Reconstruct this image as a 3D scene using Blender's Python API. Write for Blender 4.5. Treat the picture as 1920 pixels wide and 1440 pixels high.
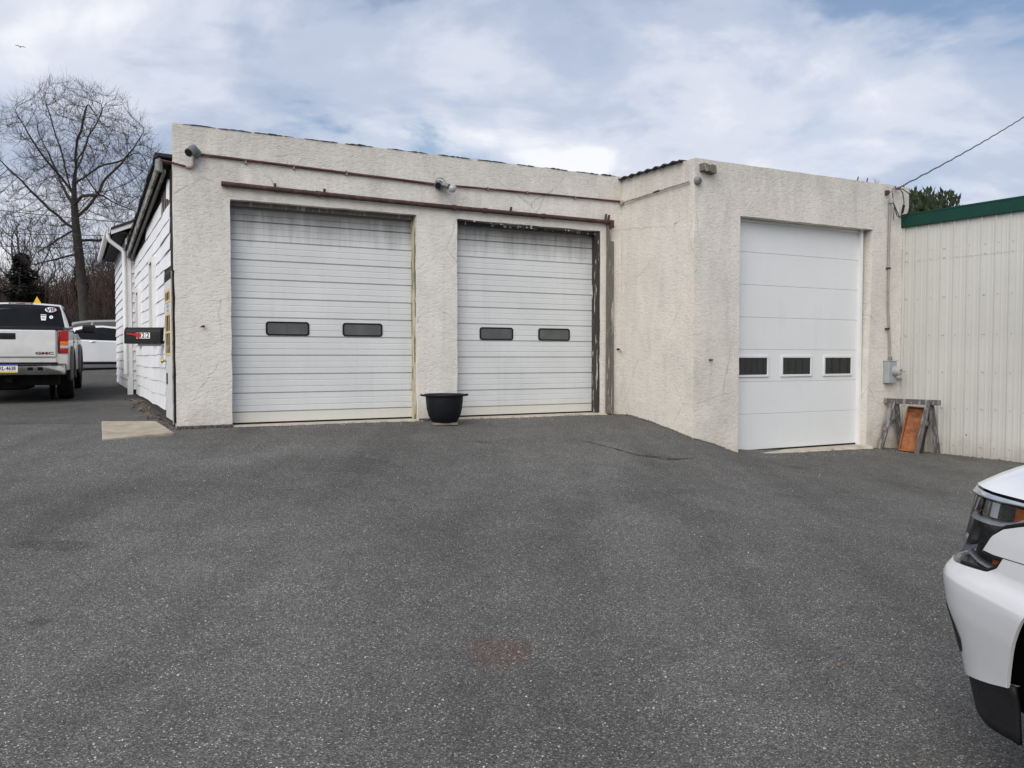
import bpy, bmesh, math, random
import numpy as np
from mathutils import Vector, Matrix, noise
R = math.radians
random.seed(7)
for o in list(bpy.data.objects): bpy.data.objects.remove(o)
S = bpy.context.scene
C = S.collection

# ---------------------------------------------------------------- camera
cam = bpy.data.cameras.new('camera')
cam.sensor_fit = 'HORIZONTAL'; cam.sensor_width = 36.0; cam.lens = 36.0*1480/1920
cam.clip_start = 0.05; cam.clip_end = 3000
camo = bpy.data.objects.new('camera', cam); C.objects.link(camo)
camo.location = (0, 0, 1.6); camo.rotation_euler = (math.pi/2-math.atan(50/1480), 0, 0)
S.camera = camo

# ---------------------------------------------------------------- sky and light
SUN_AZ = (-0.40, -0.917); SUN_EL = R(38)
W = bpy.data.worlds.new('World'); S.world = W; W.use_nodes = True
nt = W.node_tree; nt.nodes.clear()
def wn(t, **k):
    n = nt.nodes.new(t)
    for a, b in k.items(): setattr(n, a, b)
    return n
def wm(op, a, b=None, clamp=False):
    n = nt.nodes.new('ShaderNodeMath'); n.operation = op; n.use_clamp = clamp
    for i, v in enumerate((a, b)):
        if v is None: continue
        if isinstance(v, (int, float)): n.inputs[i].default_value = v
        else: nt.links.new(v, n.inputs[i])
    return n.outputs[0]
sky = wn('ShaderNodeTexSky', sky_type='NISHITA', sun_disc=False)
sky.sun_elevation = SUN_EL; sky.sun_rotation = math.atan2(SUN_AZ[0], SUN_AZ[1])
sky.air_density = 1.0; sky.dust_density = 1.5; sky.ozone_density = 1.5
bg1 = wn('ShaderNodeBackground'); bg1.inputs[1].default_value = 0.062
nt.links.new(sky.outputs[0], bg1.inputs[0])
tc = wn('ShaderNodeTexCoord'); sp = wn('ShaderNodeSeparateXYZ'); nt.links.new(tc.outputs['Generated'], sp.inputs[0])
zc = wm('ADD', wm('MAXIMUM', sp.outputs[2], 0.0), 0.34)
cb = wn('ShaderNodeCombineXYZ')
nt.links.new(wm('DIVIDE', sp.outputs[0], zc), cb.inputs[0]); nt.links.new(wm('DIVIDE', sp.outputs[1], zc), cb.inputs[1])
cb.inputs[2].default_value = 3.7
def wnoise(scale, detail, rough, dist, off):
    mp = wn('ShaderNodeMapping'); mp.inputs['Location'].default_value = off; mp.inputs['Scale'].default_value = (1.0, 1.25, 1)
    nt.links.new(cb.outputs[0], mp.inputs[0])
    n = wn('ShaderNodeTexNoise'); n.inputs['Scale'].default_value = scale; n.inputs['Detail'].default_value = detail
    n.inputs['Roughness'].default_value = rough; n.inputs['Distortion'].default_value = dist
    nt.links.new(mp.outputs[0], n.inputs['Vector']); return n.outputs[0]
def wramp(src, stops):
    r = wn('ShaderNodeValToRGB'); r.color_ramp.interpolation = 'EASE'
    el = r.color_ramp.elements
    while len(el) < len(stops): el.new(0.5)
    for e, (p, c) in zip(el, stops): e.position = p; e.color = (*c, 1)
    nt.links.new(src, r.inputs[0]); return r.outputs[0]
n1 = wnoise(2.1, 8, 0.55, 0.3, (21.1, 7.4, 0))
n2 = wnoise(0.95, 4, 0.5, 0.2, (12.3, 5.2, 1))
mixn = wm('ADD', wm('MULTIPLY', n1, 0.62), wm('MULTIPLY', n2, 0.38))
cloudcol = wramp(mixn, [(0.38, (0.36, 0.415, 0.545)), (0.46, (0.455, 0.51, 0.635)), (0.53, (0.60, 0.635, 0.725)), (0.61, (0.81, 0.815, 0.855))])
bg2 = wn('ShaderNodeBackground'); bg2.inputs[1].default_value = 0.61
nt.links.new(cloudcol, bg2.inputs[0])
n3 = wnoise(1.5, 6, 0.55, 0.3, (5.2, 1.1, 2))
cover = wramp(n3, [(0.33, (0.10, 0.10, 0.10)), (0.41, (0.74, 0.74, 0.74)), (0.48, (0.97, 0.97, 0.97))])
mx = wn('ShaderNodeMixShader'); nt.links.new(cover, mx.inputs[0]); nt.links.new(bg1.outputs[0], mx.inputs[1]); nt.links.new(bg2.outputs[0], mx.inputs[2])
wo = wn('ShaderNodeOutputWorld'); nt.links.new(mx.outputs[0], wo.inputs[0])

sun = bpy.data.lights.new('sun', 'SUN'); sun.energy = 1.5; sun.angle = R(60); sun.color = (1.0, 0.945, 0.87)
suno = bpy.data.objects.new('sun', sun); C.objects.link(suno)
sd = Vector((SUN_AZ[0]*math.cos(SUN_EL), SUN_AZ[1]*math.cos(SUN_EL), math.sin(SUN_EL)))
suno.rotation_euler = sd.to_track_quat('Z', 'Y').to_euler(); suno.location = sd*60
S.view_settings.view_transform = 'Standard'; S.view_settings.look = 'None'
S.view_settings.exposure = 0.98; S.view_settings.gamma = 1.0; S.view_settings.use_curve_mapping = False
S.render.engine = 'CYCLES'

# ---------------------------------------------------------------- mesh helpers
class MB:
    def __init__(s): s.v = []; s.f = []; s.m = []
    def add(s, vs, fs, m=0):
        b = len(s.v); s.v.extend([tuple(map(float, p)) for p in vs])
        for f in fs: s.f.append(tuple(i+b for i in f)); s.m.append(m)
    def box(s, x0, x1, y0, y1, z0, z1, m=0):
        s.add([(x0,y0,z0),(x1,y0,z0),(x1,y1,z0),(x0,y1,z0),(x0,y0,z1),(x1,y0,z1),(x1,y1,z1),(x0,y1,z1)],
              [(0,3,2,1),(4,5,6,7),(0,1,5,4),(1,2,6,5),(2,3,7,6),(3,0,4,7)], m); return s
    def bar(s, a, b, w, h, up=(0,0,1), m=0):       # square bar from a to b
        a = Vector(a); b = Vector(b); d = (b-a).normalized(); u = Vector(up); r = d.cross(u)
        if r.length < 1e-4: r = d.cross(Vector((1,0,0)))
        r.normalize(); u = r.cross(d)
        vs = [p+r*w/2*i+u*h/2*j for p in (a, b) for i, j in ((-1,-1),(1,-1),(1,1),(-1,1))]
        s.add(vs, [(0,1,2,3),(7,6,5,4),(0,4,5,1),(1,5,6,2),(2,6,7,3),(3,7,4,0)], m); return s
    def prism(s, poly, fn, a0, a1, m=0):           # poly of (u,v); fn(u,v,a) -> xyz
        n = len(poly)
        s.add([fn(u,v,a0) for u,v in poly]+[fn(u,v,a1) for u,v in poly],
              [tuple(range(n))[::-1], tuple(range(n,2*n))]+[(i,(i+1)%n,n+(i+1)%n,n+i) for i in range(n)], m); return s
    def tube(s, pts, rad, n=8, cap=True, m=0):
        pts = [Vector(p) for p in pts]; k = len(pts)
        if not hasattr(rad, '__len__'): rad = [rad]*k
        t0 = (pts[1]-pts[0]).normalized(); ref = Vector((0,0,1)) if abs(t0.z) < .9 else Vector((1,0,0))
        r = t0.cross(ref).normalized(); vs = []
        for i, p in enumerate(pts):
            t = (pts[min(i+1,k-1)]-pts[max(i-1,0)])
            t = t.normalized() if t.length > 1e-9 else t0
            r = (r-t*r.dot(t)).normalized(); b = t.cross(r)
            for j in range(n):
                a = 2*math.pi*j/n; vs.append(p+(r*math.cos(a)+b*math.sin(a))*rad[i])
        fs = [(i*n+j, i*n+(j+1)%n, (i+1)*n+(j+1)%n, (i+1)*n+j) for i in range(k-1) for j in range(n)]
        if cap: fs += [tuple(range(n))[::-1], tuple(range((k-1)*n, k*n))]
        s.add(vs, fs, m); return s
    def lathe(s, prof, n=32, c=(0,0,0), ax='z', m=0):
        vs = []
        for r, h in prof:
            for j in range(n):
                a = 2*math.pi*j/n; x, y = r*math.cos(a), r*math.sin(a)
                vs.append({'z':(c[0]+x,c[1]+y,c[2]+h),'y':(c[0]+x,c[1]+h,c[2]+y),'x':(c[0]+h,c[1]+x,c[2]+y)}[ax])
        k = len(prof); flip = ax == 'y'
        fs = [(i*n+j, i*n+(j+1)%n, (i+1)*n+(j+1)%n, (i+1)*n+j) for i in range(k-1) for j in range(n)]
        if flip: fs = [f[::-1] for f in fs]
        s.add(vs, fs, m); return s
    def grid(s, P, m=0, closed=False):             # P[i][j] points
        a, b = len(P), len(P[0])
        s.add([p for row in P for p in row], [(i*b+j, i*b+j+1, (i+1)*b+j+1, (i+1)*b+j) for i in range(a-1) for j in range(b-1)], m); return s
    def ellipsoid(s, c, r, nu=12, nv=8, m=0):
        P = [[(c[0]+r[0]*math.sin(math.pi*i/nv)*math.cos(2*math.pi*j/nu), c[1]+r[1]*math.sin(math.pi*i/nv)*math.sin(2*math.pi*j/nu), c[2]+r[2]*math.cos(math.pi*i/nv)) for j in range(nu+1)] for i in range(nv+1)]
        return s.grid(P, m)
    def build(s, name, mat, parent=None, smooth=None, bevel=0, loc=None, rot=None, solid=0, merge=True):
        me = bpy.data.meshes.new(name); me.from_pydata(s.v, [], s.f)
        mats = mat if isinstance(mat, (list, tuple)) else [mat]
        for q in mats: me.materials.append(q)
        if len(mats) > 1: me.polygons.foreach_set('material_index', s.m)
        if merge and len(s.f) < 60000:
            bm = bmesh.new(); bm.from_mesh(me); bmesh.ops.remove_doubles(bm, verts=bm.verts, dist=1e-5)
            bmesh.ops.recalc_face_normals(bm, faces=bm.faces); bm.to_mesh(me); bm.free()
        if smooth is not None:
            me.polygons.foreach_set('use_smooth', [True]*len(me.polygons))
            if smooth < 180: me.set_sharp_from_angle(angle=R(smooth))
        me.update()
        o = bpy.data.objects.new(name, me); C.objects.link(o)
        if parent: o.parent = parent
        if loc: o.location = loc
        if rot: o.rotation_euler = rot
        if solid:
            k = o.modifiers.new('solid', 'SOLIDIFY'); k.thickness = solid; k.offset = -1
        if bevel:
            k = o.modifiers.new('bevel', 'BEVEL'); k.width = bevel; k.segments = 2; k.limit_method = 'ANGLE'; k.angle_limit = R(35)
            if smooth is None: me.polygons.foreach_set('use_smooth', [True]*len(me.polygons)); me.set_sharp_from_angle(angle=R(35))
        return o
def tag(o, label, cat, group=None):
    o['label'] = label; o['category'] = cat
    if group: o['group'] = group
    return o
def thing(name, label, cat, loc=(0,0,0), rz=0, group=None):
    o = bpy.data.objects.new(name, None); C.objects.link(o); o.empty_display_size = .2
    o.location = loc; o.rotation_euler = (0,0,rz); return tag(o, label, cat, group)
def copy_tree(o, parent=None):
    c = o.copy(); C.objects.link(c)
    if parent: c.parent = parent
    for ch in list(o.children): copy_tree(ch, c)
    return c
def text_mb(txt, size, fn, depth=0.002, bold=0):
    cu = bpy.data.curves.new('t', 'FONT'); cu.body = txt; cu.size = size; cu.align_x = 'CENTER'; cu.align_y = 'CENTER'; cu.extrude = depth; cu.offset = bold; cu.resolution_u = 3
    to = bpy.data.objects.new('t', cu); C.objects.link(to); dg = bpy.context.evaluated_depsgraph_get(); dg.update()
    me = bpy.data.meshes.new_from_object(to.evaluated_get(dg))
    mb = MB(); mb.add([fn(*v.co) for v in me.vertices], [tuple(p.vertices) for p in me.polygons])
    bpy.data.objects.remove(to); bpy.data.curves.remove(cu); bpy.data.meshes.remove(me); return mb

# ---------------------------------------------------------------- material helper
class NT:
    def __init__(s, name):
        s.mat = bpy.data.materials.new(name); s.mat.use_nodes = True; s.t = s.mat.node_tree; s.t.nodes.clear()
        s.out = s.n('ShaderNodeOutputMaterial'); s.b = s.n('ShaderNodeBsdfPrincipled'); s.l(s.b.outputs[0], s.out.inputs[0])
        s.tc = s.n('ShaderNodeTexCoord')
    def n(s, t, **k):
        q = s.t.nodes.new(t)
        for a, b in k.items(): setattr(q, a, b)
        return q
    def l(s, a, b): s.t.links.new(a, b)
    def set(s, **k):
        for a, v in k.items():
            i = s.b.inputs[a.replace('_', ' ')]
            if hasattr(v, 'is_linked') or hasattr(v, 'links'): s.l(v, i)
            else: i.default_value = (*v, 1) if isinstance(v, tuple) and len(v) == 3 else v
    def map(s, scale=(1,1,1), loc=(0,0,0), rot=(0,0,0), coord='Object'):
        m = s.n('ShaderNodeMapping'); m.inputs['Scale'].default_value = scale; m.inputs['Location'].default_value = loc; m.inputs['Rotation'].default_value = rot
        s.l(s.tc.outputs[coord], m.inputs[0]); return m.outputs[0]
    def noise(s, vec, scale=5, detail=4, rough=.55, dist=0):
        q = s.n('ShaderNodeTexNoise'); s.l(vec, q.inputs['Vector'])
        for a, v in (('Scale',scale),('Detail',detail),('Roughness',rough),('Distortion',dist)): q.inputs[a].default_value = v
        return q.outputs[0]
    def voro(s, vec, scale, feature='F1', out='Distance'):
        q = s.n('ShaderNodeTexVoronoi', feature=feature); s.l(vec, q.inputs['Vector']); q.inputs['Scale'].default_value = scale; return q.outputs[out]
    def ramp(s, src, stops, interp='LINEAR'):
        r = s.n('ShaderNodeValToRGB'); r.color_ramp.interpolation = interp; el = r.color_ramp.elements
        while len(el) < len(stops): el.new(.5)
        for e, (p, c) in zip(el, stops):
            e.position = p; c = (c,c,c) if isinstance(c, (int,float)) else c; e.color = (*c, 1)
        s.l(src, r.inputs[0]); return r.outputs[0]
    def math(s, op, a, b=None, clamp=False):
        q = s.n('ShaderNodeMath', operation=op, use_clamp=clamp)
        for i, v in enumerate((a, b)):
            if v is None: continue
            if isinstance(v, (int,float)): q.inputs[i].default_value = v
            else: s.l(v, q.inputs[i])
        return q.outputs[0]
    def mix(s, f, a, b, mode='MIX'):
        q = s.n('ShaderNodeMix', data_type='RGBA', blend_type=mode)
        for i, v in ((0,f),(6,a),(7,b)):
            if isinstance(v, (int,float)): q.inputs[i].default_value = v if i == 0 else (v,v,v,1)
            elif isinstance(v, tuple): q.inputs[i].default_value = (*v, 1)
            else: s.l(v, q.inputs[i])
        return q.outputs[2]
    def bump(s, h, strength=.5, dist=.01, prev=None):
        q = s.n('ShaderNodeBump'); q.inputs['Strength'].default_value = strength; q.inputs['Distance'].default_value = dist
        s.l(h, q.inputs['Height'])
        if prev: s.l(prev, q.inputs['Normal'])
        return q.outputs[0]
    def xyz(s, coord='Object'):
        q = s.n('ShaderNodeSeparateXYZ'); s.l(s.tc.outputs[coord], q.inputs[0]); return q.outputs
def simple(name, col, rough=.6, metal=0, var=.12, scale=6, bump=0, bscale=60, spec=None, coat=0, stretch=(1,1,1), coord='Object'):
    t = NT(name); v = t.map(stretch, coord=coord)
    nz = t.noise(v, scale, 5, .6)
    lo = tuple(max(0,c*(1-var)) for c in col); hi = tuple(min(1,c*(1+var)) for c in col)
    t.set(Base_Color=t.ramp(nz, [(.3, lo), (.7, hi)]), Metallic=metal)
    t.set(Roughness=t.ramp(t.noise(v, scale*2.3, 3), [(.3, max(0,rough-.07)), (.7, min(1,rough+.07))]))
    if spec is not None: t.b.inputs['Specular IOR Level'].default_value = spec
    if coat: t.b.inputs['Coat Weight'].default_value = coat; t.b.inputs['Coat Roughness'].default_value = .03
    if bump: t.set(Normal=t.bump(t.noise(v, bscale, 4), bump, .004))
    return t.mat

M = {}
# asphalt: fine aggregate, pale stone chips, broad wear, a reddish stain and the darker newer lot at the back left
t = NT('asphalt'); v = t.map()
cell = t.voro(v, 185, out='Color'); cs = t.n('ShaderNodeSeparateColor'); t.l(cell, cs.inputs[0])
base = t.ramp(cs.outputs[0], [(0, .034), (.45, .074), (.80, .118), (.95, .175), (.989, .31), (1, .55)])
cell2 = t.voro(v, 80, out='Color'); cs2 = t.n('ShaderNodeSeparateColor'); t.l(cell2, cs2.inputs[0])
base = t.mix(1.0, base, t.ramp(cs2.outputs[1], [(0, .84), (.7, 1.0), (.95, 1.14), (1, 1.4)]), 'MULTIPLY')
big = t.noise(t.map((1, .55, 1), rot=(0,0,.46)), .55, 5, .6, .6)
base = t.mix(1.0, base, t.ramp(big, [(.28, .70), (.5, 1.0), (.72, 1.25)]), 'MULTIPLY')
med = t.noise(v, 3.2, 4, .6); base = t.mix(1.0, base, t.ramp(med, [(.3, (1.13,1.10,1.035)), (.7, (1.43,1.39,1.31))]), 'MULTIPLY')
X = t.xyz()
def blob(cx, cy, rx, ry, wob=.25):
    a = t.math('DIVIDE', t.math('SUBTRACT', X[0], cx), rx); b = t.math('DIVIDE', t.math('SUBTRACT', X[1], cy), ry)
    d = t.math('SQRT', t.math('ADD', t.math('MULTIPLY', a, a), t.math('MULTIPLY', b, b)))
    d = t.math('ADD', d, t.math('MULTIPLY', t.math('SUBTRACT', t.noise(v, 9, 4), .5), wob*4))
    return t.ramp(d, [(.7, 1.0), (1.15, 0.0)])
base = t.mix(t.math('MULTIPLY', blob(-.06, 4.09, .2, .21, .12), .62), base, t.mix(1, base, (1.08, .78, .72), 'MULTIPLY'))
base = t.mix(t.math('MULTIPLY', blob(-3.33, 5.68, .38, .14), .55), base, t.mix(1, base, .5, 'MULTIPLY'))
base = t.mix(t.math('MULTIPLY', blob(-2.0, 8.6, .9, .5), .4), base, t.mix(1, base, .55, 'MULTIPLY'))
trk = t.noise(t.map((1.5, .10, 1), rot=(0,0,-.30)), 1.0, 4, .55, .3)
base = t.mix(1.0, base, t.ramp(trk, [(.34, .88), (.5, 1.0), (.66, 1.06)]), 'MULTIPLY')
for q_ in ((-1.1,7.2,.10,.06),(-.8,7.5,.05,.04),(1.6,6.4,.09,.05),(2.9,8.3,.22,.12),(-5.2,7.4,.30,.12),(3.9,10.6,.25,.18),(4.5,11.3,.10,.08),(-2.6,4.3,.07,.05),(-.4,10.2,.16,.10)):
    base = t.mix(t.math('MULTIPLY', blob(*q_), .42), base, t.mix(1, base, .5, 'MULTIPLY'))
base = t.mix(t.math('MULTIPLY', blob(-9.2, 17.2, 4.6, 2.7, .08), .8), base, t.mix(1, base, .42, 'MULTIPLY'))  # shadow under and beside the pickup, with darker sealed asphalt, painted as one ellipse
edge = t.math('ADD', X[1], t.math('MULTIPLY', t.math('SUBTRACT', t.noise(v, 3, 4), .5), .25))
back = t.math('MULTIPLY', t.ramp(t.math('SUBTRACT', edge, 10.4), [(.56, 0), (.6, 1)]), t.math('LESS_THAN', X[0], -4.3))
base = t.mix(t.math('MULTIPLY', back, .8), base, t.mix(1, base, .72, 'MULTIPLY'))
h = t.math('ADD', t.math('MULTIPLY', cs.outputs[0], .6), t.math('MULTIPLY', t.voro(v, 185), 1.1))
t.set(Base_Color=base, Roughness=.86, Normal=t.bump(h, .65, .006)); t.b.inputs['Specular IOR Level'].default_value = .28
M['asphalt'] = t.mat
M['crack'] = simple('crack_filler', (.012,.012,.012), .9, var=.3, scale=20, bump=.5)
# stucco: trowelled wrinkles, grime streaks, rusty splash near the ground
def stucco(name, col, base_z):
    t = NT(name); v = t.map()
    col2 = tuple(c*.86 for c in col)
    c = t.mix(t.ramp(t.noise(v, 1.3, 6, .65, .5), [(.33, 0.0), (.68, 1.0)]), col2, col)
    streak = t.ramp(t.noise(t.map((2.2, 2.2, .42)), 1.9, 6, .72, .5), [(.48, 0.0), (.76, 1.0)])
    c = t.mix(t.math('MULTIPLY', streak, .30), c, (.30, .285, .265))
    grz = t.math('ADD', t.math('SUBTRACT', t.xyz()[2], 3.75), t.math('MULTIPLY', t.math('SUBTRACT', t.noise(t.map((1.6,1.6,.35)), 2.0, 6, .75, .4), .5), 3.4))
    c = t.mix(t.math('MULTIPLY', t.ramp(grz, [(.0, 0.0), (.9, 1.0)]), .34), c, (.36, .34, .31))
    fine = t.noise(t.map((1, 1, 2.0)), 22, 6, .7, .8)
    c = t.mix(1, c, t.ramp(fine, [(.30, .88), (.48, .985), (.7, 1.03)]), 'MULTIPLY')
    dots = t.ramp(t.noise(v, 7, 6, .7), [(.62, 0.0), (.72, 1.0)]); c = t.mix(t.math('MULTIPLY', dots, .16), c, (.27,.25,.225))
    z = t.xyz()[2]
    sp_ = t.math('SUBTRACT', t.math('ADD', base_z+.0, t.math('MULTIPLY', t.math('SUBTRACT', t.noise(v, 2.6, 6, .75), .28), 1.3)), z)
    c = t.mix(t.math('MULTIPLY', t.ramp(sp_, [(.0, 0.0), (.5, 1.0)]), .55), c, (.42, .345, .24))
    ve = t.n('ShaderNodeTexVoronoi', feature='DISTANCE_TO_EDGE'); ve.inputs['Scale'].default_value = .8
    vd = t.n('ShaderNodeMix', data_type='VECTOR'); vd.inputs[0].default_value = .10; nc = t.n('ShaderNodeTexNoise'); nc.inputs['Scale'].default_value = 4; nc.inputs['Detail'].default_value = 6; t.l(v, nc.inputs['Vector'])
    t.l(v, vd.inputs[4]); t.l(nc.outputs['Color'], vd.inputs[5]); t.l(vd.outputs[1], ve.inputs['Vector'])
    ck = t.math('MULTIPLY', t.ramp(ve.outputs['Distance'], [(0, 1), (.0045, 0)]), t.ramp(t.noise(v, .9, 3), [(.50, 0), (.58, .55)]))
    c = t.mix(ck, c, (.16,.15,.135))
    wr = t.noise(t.map((1, 1, 2.0)), 13, 4, .6, 1.0); wr2 = t.noise(t.map((1,1,1.3)), 46, 4, .65, .5)
    hh = t.math('ADD', t.math('MULTIPLY', t.ramp(wr, [(.34, 0.0), (.50, .8), (.7, 1.0)], 'EASE'), .8), t.math('MULTIPLY', wr2, .38))
    t.set(Base_Color=c, Roughness=.93, Normal=t.bump(hh, .58, .011)); t.b.inputs['Specular IOR Level'].default_value = .2
    return t.mat
M['stucco'] = stucco('cream_stucco', (.725, .695, .64), .60)
M['stucco_wing'] = stucco('cream_stucco_worn', (.695, .66, .60), .18)
# old ribbed steel doors: dull white enamel, grime drips, painted lintel shade at the top, yellowed foot
t = NT('old_door_enamel'); v = t.map(); z = t.xyz()[2]
c = t.ramp(t.noise(v, 1.1, 5, .6), [(.3, (.575,.59,.585)), (.7, (.655,.67,.66))])
c = t.mix(t.math('MULTIPLY', t.ramp(t.noise(t.map((6, 6, .35)), 1.5, 5, .7), [(.54, 0), (.80, 1)]), .22), c, (.34,.34,.33))
top = t.math('MULTIPLY', t.ramp(t.math('ADD', z, t.math('MULTIPLY', t.noise(t.map((9,9,.5)), 1, 4), .9)), [(.0, 0), (1, 1)]), 1.0)
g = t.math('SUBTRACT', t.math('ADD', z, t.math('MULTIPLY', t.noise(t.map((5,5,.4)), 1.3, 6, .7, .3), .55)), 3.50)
c = t.mix(t.math('MULTIPLY', t.ramp(g, [(0, 0), (.42, 1)]), .86), c, (.12,.115,.11))  # lintel shade plus some soot, painted darker towards the door top
y = t.math('SUBTRACT', .86, z)
c = t.mix(t.math('MULTIPLY', t.ramp(y, [(0, 0), (.06, 1)]), .45), c, (.62,.57,.46))
c = t.mix(t.ramp(t.noise(v, 16, 5, .7), [(.70, 0), (.76, .35)]), c, (.28,.22,.16))
t.set(Base_Color=c, Roughness=.48); M['door_old'] = t.mat
t = NT('new_door_enamel'); v = t.map()
c = t.ramp(t.noise(v, .9, 4), [(.3, (.64,.66,.665)), (.7, (.68,.695,.70))])
c = t.mix(t.math('MULTIPLY', t.ramp(t.noise(t.map((3,3,.5)), 2, 5, .7), [(.55,0),(.8,1)]), .18), c, (.42,.40,.36))
t.set(Base_Color=c, Roughness=.42, Normal=t.bump(t.noise(t.map((1.2, 1, 26)), 4, 5, .6, .4), .22, .004)); M['door_new'] = t.mat
M['white_trim'] = simple('white_pvc', (.70,.70,.69), .45, var=.06, scale=3)
M['white_frame'] = simple('white_frame', (.64,.65,.645), .4, var=.04)
def glassy(name, col, rough, spec=.5):
    t = NT(name); t.set(Base_Color=t.ramp(t.noise(t.map(), 4, 5, .6), [(.3, tuple(c*.75 for c in col)), (.7, tuple(c*1.25 for c in col))]), Roughness=rough)
    t.b.inputs['Specular IOR Level'].default_value = spec; return t.mat
M['pane_frost'] = glassy('dusty_pane', (.085,.09,.09), .34)
M['pane_dark'] = glassy('dark_pane', (.012,.013,.014), .04, .6)
M['car_glass'] = glassy('tinted_car_glass', (.009,.010,.011), .04, .22)
M['rubber'] = simple('black_rubber', (.012,.012,.013), .7, var=.2, spec=.2)
M['concrete'] = simple('old_concrete', (.40,.365,.30), .9, var=.2, scale=5, bump=.4, bscale=45)
M['slab'] = simple('tan_concrete', (.335,.295,.225), .9, var=.28, scale=4.5, bump=.6, bscale=60)
M['felt'] = simple('roofing_felt', (.035,.034,.036), .9, var=.4, scale=9, bump=.6, bscale=30)
def peeling(name, under, paint, amount, scale=(14,14,1.6), rough=.85):
    t = NT(name); v = t.map(scale); grain = t.noise(t.map((40,40,2.2)), 2.2, 5, .7)
    w = t.mix(t.ramp(grain, [(.3,0),(.7,1)]), tuple(c*.45 for c in under), under)
    msk = t.ramp(t.noise(v, 1.2, 6, .7), [(amount-.02, 1), (amount+.02, 0)])
    t.set(Base_Color=t.mix(msk, w, paint), Roughness=rough, Normal=t.bump(t.math('ADD', grain, t.math('MULTIPLY', msk, .8)), .5, .004)); return t.mat
M['jamb_dark'] = peeling('charred_peeling_jamb', (.045,.04,.038), (.55,.53,.5), .40)
M['jamb_green'] = peeling('green_cream_jamb', (.20,.19,.12), (.46,.44,.32), .52)
M['old_wood'] = peeling('silvered_wood', (.185,.165,.145), (.36,.33,.30), .42)
M['stud'] = peeling('bare_stud', (.22,.18,.14), (.40,.36,.31), .40)
M['saw_wood'] = peeling('grey_sawhorse_wood', (.12,.108,.105), (.215,.205,.205), .48, (9,9,2))
def rusty(name, a, b, c2, scale=14, rough=.8):
    t = NT(name); v = t.map(); q = t.noise(v, scale, 6, .7)
    t.set(Base_Color=t.ramp(q, [(.3, a), (.52, b), (.72, c2)]), Roughness=rough, Normal=t.bump(q, .4, .004)); return t.mat
M['rust_pipe'] = rusty('maroon_rusty_pipe', (.022,.013,.011), (.052,.026,.021), (.12,.065,.048), 9)
M['red_conduit'] = rusty('red_painted_conduit', (.035,.013,.013), (.080,.026,.025), (.17,.085,.075), 5)
M['pink_conduit'] = rusty('faded_pink_conduit', (.17,.135,.12), (.36,.315,.285), (.50,.46,.42), 9)
M['rust_orange'] = rusty('orange_rust', (.075,.022,.010), (.24,.080,.022), (.36,.145,.045), 5, .75)
M['rust_dark'] = rusty('dark_red_rust', (.03,.013,.011), (.06,.025,.02), (.10,.045,.03), 8)
M['galv'] = simple('weathered_galvanised', (.19,.195,.20), .6, .25, .3, 12)
M['meter_grey'] = simple('grey_meter_enamel', (.30,.325,.34), .5, 0, .1, 6)
M['grey_pvc'] = simple('grey_conduit', (.26,.25,.24), .6, 0, .15, 9)
M['clear_bulb'] = simple('clear_bulb_glass', (.36,.36,.35), .06, 0, .05)
M['wire'] = simple('black_cable', (.02,.02,.021), .6, 0, .2)
M['wire_grey'] = simple('grey_twisted_cable', (.075,.078,.085), .6, 0, .3, 40)
# white siding, a little chalky
t = NT('white_siding'); v = t.map()
c = t.ramp(t.noise(v, 2, 5), [(.3, (.73,.74,.765)), (.7, (.82,.825,.84))])
c = t.mix(t.math('MULTIPLY', t.ramp(t.noise(t.map((5,1.2,1.2)), 3, 6, .7), [(.58,0),(.75,1)]), .3), c, (.40,.38,.36))
t.set(Base_Color=c, Roughness=.5, Normal=t.bump(t.noise(v, 4, 3), .25, .01)); M['siding'] = t.mat
M['sheath'] = simple('dark_sheathing', (.035,.03,.027), .9, 0, .3, 6)
M['fascia'] = peeling('grey_fascia', (.19,.18,.165), (.33,.315,.295), .50, (3,3,12))
M['shingle'] = simple('black_shingle', (.028,.028,.03), .95, 0, .35, 14, .7, 60)
M['cream_bars'] = simple('yellowed_paint', (.62,.50,.25), .5, 0, .12, 8)
M['brass'] = simple('brass', (.55,.36,.10), .35, .8, .15)
# cream steel building
t = NT('cream_ribbed_steel'); v = t.map()
c = t.ramp(t.noise(v, .8, 5), [(.3, (.46,.458,.425)), (.7, (.52,.518,.485))])
c = t.mix(t.math('MULTIPLY', t.ramp(t.noise(t.map((5,5,.25)), 2, 5, .7), [(.52,0),(.8,1)]), .22), c, (.34,.31,.25))
zz_ = t.xyz()[2]
c = t.mix(t.math('MULTIPLY', t.ramp(t.math('SUBTRACT', t.math('MULTIPLY', t.noise(v, 3, 6, .75), .75), zz_), [(.05, 0), (.55, 1)]), .55), c, (.24,.20,.145))
c = t.mix(t.ramp(t.noise(v, 11, 6, .7), [(.70, 0), (.76, .3)]), c, (.25,.17,.10))
t.set(Base_Color=c, Roughness=.42, Normal=t.bump(t.noise(v, 2.2, 3), .12, .02)); M['cream_steel'] = t.mat
M['screw'] = simple('dull_screw_head', (.27,.26,.23), .6, 0, .3, 20)
M['green_trim'] = simple('green_trim', (.006,.044,.032), .45, 0, .12, 2, spec=.2)
M['pot'] = simple('black_plastic_pot', (.007,.008,.011), .55, 0, .25, 8, .2, 70, spec=.2)
M['soil'] = simple('dark_soil', (.02,.015,.012), .95, 0, .4, 30, .8, 40)
M['plank'] = peeling('pallet_plank', (.27,.23,.19), (.4,.36,.31), .3)
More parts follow.
